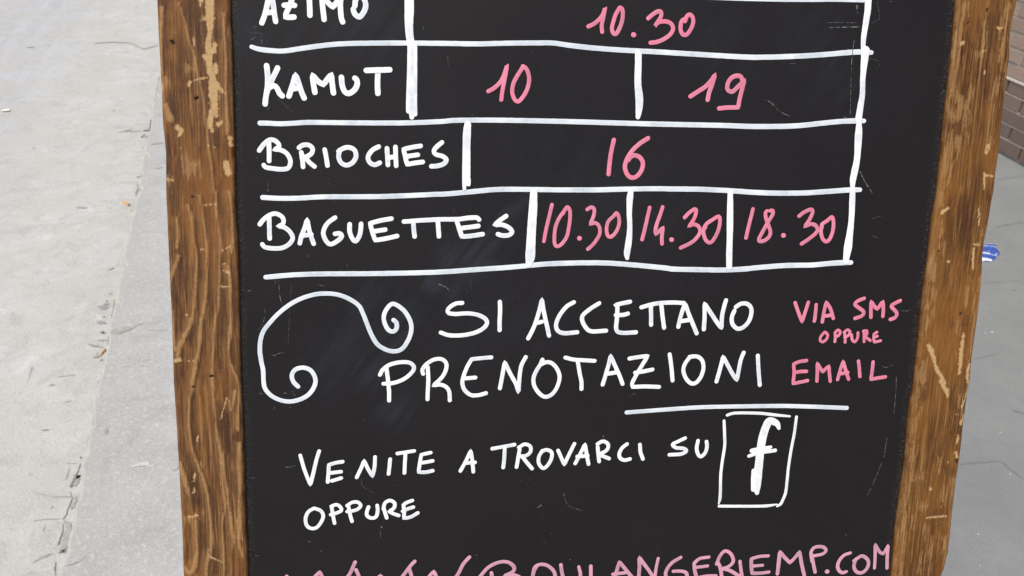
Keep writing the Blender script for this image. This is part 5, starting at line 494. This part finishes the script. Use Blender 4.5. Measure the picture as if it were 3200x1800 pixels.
# ------------------------------------------------------------------ brick wall beside the pavement
def mat_brick():
    t = NT('weathered_brick'); v = t.coord(); n = t.noise(v, 60, 5, .7); n2 = t.noise(v, 6, 4); g = t.attr('shade'); low = t.attr('low')
    col = t.ramp(g, (0.0, (.33, .235, .185)), (.5, (.37, .27, .218)), (1.0, (.42, .315, .258)))
    col = t.mix(t.ramp(n, (.3, .4), (.6, 0.0)), col, (.27, .195, .165))
    col = t.mix(t.math('MULTIPLY', low, t.ramp(n2, (.2, .95), (.8, .6))), col, (.125, .09, .08))
    return t.done(col, .85, t.bump(n, .5, .002), .25)
M_BRICK = mat_brick(); M_MORTAR = flat('mortar', (.41, .345, .30), .2, 80); M_LEDGE = flat('pale_ledge_mortar', (.52, .48, .44), .15, 60)
w0 = Vector(P['wall0']); wdir = Vector(P['wd'])
wn_ = Vector((wdir[1], -wdir[0], 0))                     # into the building
WM = Matrix.Identity(4)
for i in range(3): WM[i][0], WM[i][1], WM[i][2], WM[i][3] = wdir[i], wn_[i], (0, 0, 1)[i], (w0[0], w0[1], 0)[i]
V, F, fm, shade, low = [], [], [], [], []
def wbox(x0, x1, y0, y1, z0, z1, mi, sh, lo, bev=0.0):
    b = len(V)
    for (x, y, z) in ((x0, y1, z0), (x1, y1, z0), (x1, y1, z1), (x0, y1, z1), (x0 + bev, y0, z0 + bev), (x1 - bev, y0, z0 + bev), (x1 - bev, y0, z1 - bev), (x0 + bev, y0, z1 - bev)):
        V.append((x, y, z)); shade.append(sh); low.append(lo)
    for f in ((4, 5, 6, 7), (0, 1, 5, 4), (1, 2, 6, 5), (2, 3, 7, 6), (3, 0, 4, 7)): F.append(tuple(b + k for k in f)); fm.append(mi)
WX0, WX1 = -7.0, 9.0
wbox(WX0, WX1, .006, .30, -.03, 3.4, 1, .5, 0)
CH, BL = .0685, .232
for c in range(49):
    z0 = .015 + c * CH; sh_off = (BL / 2) * (c % 2) + .03 * random.random(); plinth = c < 5
    yf = -.012 if plinth else 0.0
    x = WX0 + .02 - sh_off
    while x < WX1 - .02:
        a, b = max(x, WX0 + .01), min(x + BL - .011, WX1 - .01)
        if b - a > .03:
            j = random.uniform(-.0018, .0018)
            wbox(a, b, yf + j, .05, z0, z0 + CH - .010 + random.uniform(-.001, .001), 0, random.random(), (1.0 if c < 3 else .75 if c < 5 else .0), .003)
        x += BL
    if plinth and c < 4:
        wbox(WX0, WX1, yf + .004, .05, z0 + CH - .0105, z0 + CH + .0005, 1, .5, .3)
wbox(WX0, WX1, -.017, .02, .015 + 5 * CH - .012, .015 + 5 * CH - .001, 2, .5, 0, .002)
o = mesh_obj('brick_wall', V, F, [M_BRICK, M_MORTAR, M_LEDGE], None, False, dict(shade=shade, low=low), fm)
o.matrix_world = WM
tag(o, 'brown brick wall with darker plinth courses at the edge of the grey pavement', 'wall')

# ------------------------------------------------------------------ the chalkboard sign
SC_, SH, SU, SN = (Vector(P[k]) for k in ('C', 'H', 'U', 'N'))
foot = SC_ - SU * (SC_.z / SU.z)                         # where the leaning face meets the pavement
BASE = .0 - (foot - SC_).length                          # local v of the feet
sign = bpy.data.objects.new('chalkboard_sign', None); C.objects.link(sign)
SM = Matrix.Identity(4)
for i in range(3): SM[i][0], SM[i][1], SM[i][2], SM[i][3] = SH[i], SU[i], SN[i], foot[i]
sign.matrix_world = SM; sign.empty_display_size = .2
tag(sign, 'wooden framed black chalkboard sign with handwritten bread times, leaning on the pavement', 'chalkboard sign')
V0 = -BASE                                               # local y of the measured centre
BT, BB = V0 + .44, V0 - .52                              # board top and bottom
ZB = -.0055
TOP, BOT = V0 + .50, 0.0
def outline_fn(key, seed):
    p = sorted(((y, x) for x, y in OUTLINE[key])); ys = np.array([q[0] for q in p]) * .001; xs_ = np.array([q[1] for q in p]) * .001
    k = np.polyfit(ys, xs_, 1)
    def f(v):
        base = np.interp(v, ys, xs_)
        ext = np.where(v > ys[-1], xs_[-1] + (v - ys[-1]) * 0, np.where(v < ys[0], xs_[0], base))
        r = .0005 * np.array([fbm((q * 18, seed, 0), 3) for q in v])
        return ext + r
    return f
def vrows():
    fine = np.arange(-.285, .27, .0008)
    return np.concatenate([np.arange(-V0, -.285, .01), fine, np.arange(.27, TOP - V0 + .001, .01)])
def stile(lo_key, hi_key, feats, mat, label, outer):
    v = vrows(); L = outline_fn(lo_key, 2.2)(v); Rr = outline_fn(hi_key, 5.1)(v)
    nu = 84; s = np.linspace(0, 1, nu)
    U = L[:, None] + (Rr - L)[:, None] * s[None, :]; VV = np.repeat(v[:, None], nu, 1)
    px, py = U.ravel(), VV.ravel()
    nz1 = np.array([fbm((a * 240, b * 70, 1), 4) for a, b in zip(px, py)]); nz2 = np.array([fbm((a * 700, b * 420, 4), 3) for a, b in zip(px, py)]); nzg = np.array([fbm((a * 620, b * 42, 6), 4) for a, b in zip(px, py)])
    at = {k: np.zeros(px.shape) for k in ('ridge', 'scrape', 'faint', 'dark', 'hole')}
    nm = dict(r='ridge', s='scrape', f='faint', d='dark', h='hole')
    soft = dict(r=.0018, s=.0006, f=.003, d=.006, h=.0008)
    rag = dict(r=.0014, s=.0012, f=.0065, d=.007, h=.0005)
    for k, st in feats:
        d = polydist(px, py, spline(parse(st), .004))
        d = d + rag[k] * (nzg + .35 * nz2 if k in 'rfd' else .7 * nzg + .8 * nz2)
        mk = np.clip(.5 - d / soft[k], 0, 1); mk = mk * mk * (3 - 2 * mk)
        if k == 'd': mk = mk * (.8 if lo_key == 'LO' else .5)
        at[nm[k]] = np.maximum(at[nm[k]], mk)
        if k == 'r':                                     # dark latewood on one side of a ridge, a soft pale slope on the other
            pp = spline(parse(st), .004); hw = np.mean([q[2] for q in pp]) * .5
            sh = lambda dx, so: np.clip(.5 - (polydist(px - dx, py, pp) + .0011 * nz1) / so, 0, 1)
            at['dark'] = np.maximum(at['dark'], .85 * sh(.0012 + hw, .0022) * (1 - mk))
            at['faint'] = np.maximum(at['faint'], .42 * sh(-.0022 - hw * .6, .005) * (1 - mk))
    # relief: rounded arrises, scraped hollows, raised ridges
    w = (Rr - L)[:, None]; e = np.minimum(U - L[:, None], Rr[:, None] - U)
    rad = .0028; ee = np.clip(e, 0, rad); zz = -(rad - np.sqrt(np.maximum(rad * rad - (rad - ee) ** 2, 0)))
    zz = zz + (.00018 * nz1 + .00022 * at['ridge'] - .00035 * at['scrape'] - .002 * at['hole'] - .0002 * at['dark']).reshape(zz.shape)
    # wear on the arris shows bare wood
    wear = np.clip(1 - e / .0035, 0, 1).ravel() * np.clip(.5 + 1.5 * nz1, 0, 1)
    at['faint'] = np.maximum(at['faint'], wear * (.75 if outer else .6))
    nr = len(v); Vs = np.stack([px, py + V0, zz.ravel()], 1).tolist()
    idx = lambda j, i: j * nu + i
    Fs = [(idx(j, i), idx(j, i + 1), idx(j + 1, i + 1), idx(j + 1, i)) for j in range(nr - 1) for i in range(nu - 1)]
    n0 = len(Vs); TH = -.024                             # sides: darkened from just under the front edge down to the back
    for j in range(nr): Vs += [[L[j] - .0002, v[j] + V0, -.0042], [Rr[j] + .0002, v[j] + V0, -.0042], [L[j], v[j] + V0, TH], [Rr[j], v[j] + V0, TH]]
    for j in range(nr - 1):
        a, b = n0 + 4 * j, n0 + 4 * j + 4
        Fs += [(a, idx(j, 0), idx(j + 1, 0), b), (a + 2, a, b, b + 2), (idx(j, nu - 1), a + 1, b + 1, idx(j + 1, nu - 1)), (a + 1, a + 3, b + 3, b + 1), (a + 3, a + 2, b + 2, b + 3)]
    e0, e1 = n0, n0 + 4 * (nr - 1)
    Fs += [tuple([e0, e0 + 2, e0 + 3, e0 + 1] + [idx(0, i) for i in range(nu - 1, -1, -1)]), tuple([e1 + 1, e1 + 3, e1 + 2, e1] + [idx(nr - 1, i) for i in range(nu)])]
    ex = 4 * nr
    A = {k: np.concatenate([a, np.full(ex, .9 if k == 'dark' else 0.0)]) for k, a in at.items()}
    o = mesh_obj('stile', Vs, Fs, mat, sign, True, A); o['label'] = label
    return o
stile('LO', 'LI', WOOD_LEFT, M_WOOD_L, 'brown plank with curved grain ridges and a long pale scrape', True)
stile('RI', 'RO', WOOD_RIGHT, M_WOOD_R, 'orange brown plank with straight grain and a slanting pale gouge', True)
def plain_board(name, x0, x1, y0, y1, z0, z1, mat, parent, bev=.002):
    bm = bmesh.new(); bmesh.ops.create_cube(bm, size=1)
    for q in bm.verts: q.co = Vector((x0 + (q.co.x + .5) * (x1 - x0), y0 + (q.co.y + .5) * (y1 - y0), z0 + (q.co.z + .5) * (z1 - z0)))
    bmesh.ops.bevel(bm, geom=bm.edges[:], offset=bev, segments=2, affect='EDGES', profile=.5)
    me = bpy.data.meshes.new(name); bm.to_mesh(me); bm.free(); me.materials.append(mat)
    o = bpy.data.objects.new(name, me); C.objects.link(o); o.parent = parent; return o
xl = OUTLINE['LI'][0][0] * .001; xr = OUTLINE['RI'][0][0] * .001
xl0 = min(p[0] for p in OUTLINE['LI']) * .001; xr0 = max(p[0] for p in OUTLINE['RI']) * .001
plain_board('top_rail', xl0 + .002, xr0 - .002, BT, TOP - .004, -.023, -.001, M_WOOD_L, sign)
plain_board('bottom_rail', xl0 + .002, xr0 - .002, BB - .06, BB, -.023, -.001, M_WOOD_R, sign)

# board panel with smudges in its paint
xs = np.concatenate([np.linspace(xl0 - .004, xr0 + .008, 200)]); ys = np.linspace(BB - .004, BT + .004, 300)
gx, gy = np.meshgrid(xs, ys); px, py = gx.ravel(), gy.ravel() - V0
smud = np.zeros(px.shape)
nzs = np.array([fbm((a * 20 + b * 12, b * 6, 2), 4) for a, b in zip(px, py)])
for s, rad, st in SMUDGES:
    pts = [(p[0], p[1], 0.0, False) for p in parse(s)]
    d = polydist(px, py, pts); rr = rad * .001
    smud = np.maximum(smud, st * np.exp(-(d / rr) ** 2) * np.clip(.75 + .7 * nzs, 0, 1.2))
li, ri = outline_fn('LI', 2.2)(ys - V0), outline_fn('RI', 5.1)(ys - V0)
ed = np.minimum(gx - li[:, None], ri[:, None] - gx).ravel()
edge = np.clip(1 - ed / .006, 0, 1)
n = len(xs); Vb = np.stack([px, py + V0, np.full(px.shape, ZB)], 1).tolist()
Fb = [(j * n + i, j * n + i + 1, (j + 1) * n + i + 1, (j + 1) * n + i) for j in range(len(ys) - 1) for i in range(n - 1)]
nb = len(Vb); x0, x1, y0, y1 = xs[0], xs[-1], ys[0], ys[-1]
Vb += [[x0, y0, ZB - .006], [x1, y0, ZB - .006], [x1, y1, ZB - .006], [x0, y1, ZB - .006]]
Fb += [(nb + 3, nb + 2, nb + 1, nb)]
ring = [i for i in range(n)], [j * n + n - 1 for j in range(len(ys))], [(len(ys) - 1) * n + i for i in range(n - 1, -1, -1)], [j * n for j in range(len(ys) - 1, -1, -1)]
for k, side in enumerate(ring):
    a, b = nb + k, nb + (k + 1) % 4
    Fb.append(tuple([a, b] + side[::-1]))
board = mesh_obj('blackboard', Vb, Fb, M_BOARD, sign, False, dict(smudge=np.concatenate([smud, np.zeros(4)]), edge=np.concatenate([edge, np.zeros(4)])))
# handwriting: every word, number, rule and drawing is a painted layer on the board
MATS = dict(white=M_WHITE, thin=M_THIN, pink=M_PINK, rose=M_ROSE)
ZW = ZB + .00025
for name, mk, label, strokes in WRITING:
    Vw, Fw, Tw = [], [], []
    for s in strokes.split(';'):
        pts = [(x, y + V0, w) for x, y, w in spline(parse(s))]
        ribbon(Vw, Fw, pts, ZW + (.0002 if mk == 'white' and name == 'table_line' else 0), T=Tw)
    o = mesh_obj(name, Vw, Fw, MATS[mk], board, True, dict(thin=Tw)); o['label'] = label
for s in SCUFFS.split(';'):
    Vw, Fw = [], []
    ribbon(Vw, Fw, [(x, y + V0, w * .65) for x, y, w in spline(parse(s))], ZB + .00012, .00003, .6)
    mesh_obj('chalk_scuff', Vw, Fw, M_SCUFF, board)

# rear leaf of the A-frame and its hinges
piv = Vector((0, TOP - .012, -.024))
ang = R(30)                                              # opening between the two leaves
def rear(p):                                             # rear-leaf plane: turned about the hinge line
    y, z = p[1] - piv.y, p[2] - piv.z
    return (p[0], piv.y + y * math.cos(ang) + z * math.sin(ang), piv.z - .001 + y * math.sin(ang) * 1.0 + z * math.cos(ang))
def rear_board(name, x0, x1, y0, y1, z0, z1, mat, parent=sign):
    o = plain_board(name, x0, x1, y0, y1, z0, z1, mat, parent)
    for q in o.data.vertices: q.co = rear(q.co)
    return o
drop = TOP * math.cos(math.acos(SU.z)) / math.cos(ang - math.acos(SU.z))
for x in (xl0 - .045, xr0 - .002): rear_board('rear_leg', x, x + .047, TOP - drop + .006, TOP - .004, -.046, -.025, M_WOOD_R)
rear_board('rear_rail', xl0 + .003, xr0 - .003, BB - .06, BB, -.045, -.026, M_WOOD_L)
rear_board('rear_rail', xl0 + .003, xr0 - .003, BT, TOP - .006, -.045, -.026, M_WOOD_L)
rear_board('rear_blackboard', xl0 + .0025, xr0 - .0025, BB + .001, BT - .001, -.040, -.034, M_BOARD)
M_IRON = flat('dark_iron', (.10, .095, .09), .2, 200, .5)
for x in (xl0 + .08, xr0 - .12):
    bm = bmesh.new()
    bmesh.ops.create_cone(bm, cap_ends=True, segments=16, radius1=.004, radius2=.004, depth=.05, matrix=Matrix.Translation((x + .02, TOP + .001, -.0245)) @ Matrix.Rotation(R(90), 4, 'Y'))
    me = bpy.data.meshes.new('hinge'); bm.to_mesh(me); bm.free(); me.materials.append(M_IRON)
    ho = bpy.data.objects.new('hinge', me); C.objects.link(ho); ho.parent = sign

# ------------------------------------------------------------------ litter
def butt(p0, p1, label, filt, tip, bend):
    a, b = Vector(p0), Vector(p1); d = b - a; L = d.length; r = .0042
    e = bpy.data.objects.new('cigarette_butt', None); C.objects.link(e); e.empty_display_size = .02
    e.location = (a + b) / 2; e.location.z = -.02; e.rotation_euler = (0, 0, math.atan2(d.y, d.x))
    tag(e, label, 'cigarette butt', group='cigarette butts on the road')
    def tube(name, x0, x1, mat, squash, seed):
        Vt, Ft = [], []; ns, nr_ = 12, 14
        for i in range(ns + 1):
            x = x0 + (x1 - x0) * i / ns; rr = r * (1 + .10 * fbm((x * 300, seed, 0), 2)) * (.82 if i in (0, ns) else 1)
            for k in range(nr_):
                t = 2 * math.pi * k / nr_
                Vt.append((x, bend * math.sin((x / L + .5) * math.pi) + rr * math.cos(t), .0005 + rr * squash + rr * squash * math.sin(t)))
        for i in range(ns):
            for k in range(nr_): Ft.append((i * nr_ + k, i * nr_ + (k + 1) % nr_, (i + 1) * nr_ + (k + 1) % nr_, (i + 1) * nr_ + k))
        Ft += [tuple(range(nr_))[::-1], tuple(ns * nr_ + k for k in range(nr_))]
        mesh_obj(name, Vt, Ft, mat, e, True)
    tube('filter', -L / 2, L * .28, filt, .9, 1); tube('burnt_end', L * .28 + .0002, L / 2, tip, .8, 2)
M_FILT = flat('orange_filter_paper', (.72, .36, .12), .2, 300); M_ASH = flat('burnt_paper', (.30, .20, .13), .5, 300); M_BRN = flat('brown_filter_paper', (.42, .20, .06), .3, 300); M_TAN = flat('tan_paper', (.62, .42, .24), .25, 300)
b0, b1 = P['butt']; butt(b0, b1, 'orange cigarette butt on the pale road a hand width from the kerb joint', M_FILT, M_ASH, .001)
b0, b1 = P['butt2']; butt(b0, b1, 'crushed brown cigarette butt in the kerb joint beside a dirt patch', M_TAN, M_BRN, .0025)
# scrap of paper on the road
p = Vector(P['scrap']); Vt, Ft = [], []
for j in range(7):
    for i in range(9):
        x, y = (i / 8 - .5) * .032, (j / 6 - .5) * .026
        k = 1 + .25 * fbm((x * 60, y * 60, 5), 2)
        Vt.append((x * k + .3 * y, y * k * (1 - .6 * abs(i / 8 - .5)), .003 + .004 * fbm((x * 70, y * 70, 0), 2) + .006 * abs(j / 6 - .5)))
for j in range(6):
    for i in range(8): Ft.append((j * 9 + i, j * 9 + i + 1, (j + 1) * 9 + i + 1, (j + 1) * 9 + i))
o = mesh_obj('paper_scrap', Vt, Ft, flat('cream_paper', (.80, .79, .68), .08), None, True)
sm_ = o.modifiers.new('thickness', 'SOLIDIFY'); sm_.thickness = .0008
o.location = (p.x, p.y, -.019); o.rotation_euler = (0, 0, .5)
tag(o, 'small cream paper scrap lying alone far out on the pale road', 'paper scrap')
# blue wrapper, half hidden behind the right plank
wr = np.array(WRAP_OUT) * .001
def inside(x, y):
    c = False; j = len(wr) - 1
    for i in range(len(wr)):
        if (wr[i][1] > y) != (wr[j][1] > y) and x < (wr[j][0] - wr[i][0]) * (y - wr[i][1]) / (wr[j][1] - wr[i][1]) + wr[i][0]: c = not c
        j = i
    return c
NS, NR = 96, 22
ring = np.concatenate([np.linspace(wr[i], wr[(i + 1) % len(wr)], NS // len(wr) + 1, endpoint=False) for i in range(len(wr))])
cen = ring.mean(0); NS = len(ring); Vt, Ft, colr = [], [], []
def crinkle(x, y): return .004 * abs(fbm((x * 55, y * 38, 3), 3)) + .0025 * fbm((x * 150, y * 120, 8), 2)
PAL = dict(w=(.80, .83, .88), l=(.34, .50, .74), p=(.72, .45, .58))  # w: white print, and glints painted into the colour as white
for lay in (0, 1):
    for r_ in range(NR + 1):
        f = r_ / NR
        for k in range(NS):
            q = cen + (ring[k] - cen) * f; e = 1 - f
            h = .0015 + (.007 * (1 - f ** 3) + crinkle(*q) * min(1, e * 5 + .2) if lay == 0 else 0.0)
            Vt.append((q[0], q[1], h)); c = np.array((.045, .105, .44)) * (1 + .5 * fbm((q[0] * 90, q[1] * 60, 1), 2))
            if lay == 0:
                for kk, s in WRAP_BANDS:
                    pts = [(float(a) * .001, float(b) * .001, float(w_) * .0014) for a, b, w_ in (t.split(',') for t in s.split())]
                    d = polydist(np.array([q[0]]), np.array([q[1]]), pts)[0] + .004 * fbm((q[0] * 160, q[1] * 90, 6), 3)
                    if d < 0: c = np.array(PAL[kk])
            colr.append((*np.clip(c, 0, 1), 1))
off = (NR + 1) * NS
for lay in (0, 1):
    for r_ in range(NR):
        for k in range(NS):
            f = (lay * off + r_ * NS + k, lay * off + r_ * NS + (k + 1) % NS, lay * off + (r_ + 1) * NS + (k + 1) % NS, lay * off + (r_ + 1) * NS + k)
            Ft.append(f if lay else f[::-1])
for k in range(NS): Ft.append((NR * NS + k, NR * NS + (k + 1) % NS, off + NR * NS + (k + 1) % NS, off + NR * NS + k))
t = NT('foil_print_and_glints'); M_FOIL = t.done(t.attr('tint', 'Color'), .32, t.bump(t.noise(t.coord(), 220, 3), .4, .001), .5)
o = mesh_obj('wrapper', Vt, Ft, M_FOIL, None, True, dict(tint=np.array(colr)))
o.location = Vector(P['wrap'])
tag(o, 'crumpled blue and white wrapper on the grey pavement behind the right plank', 'wrapper')
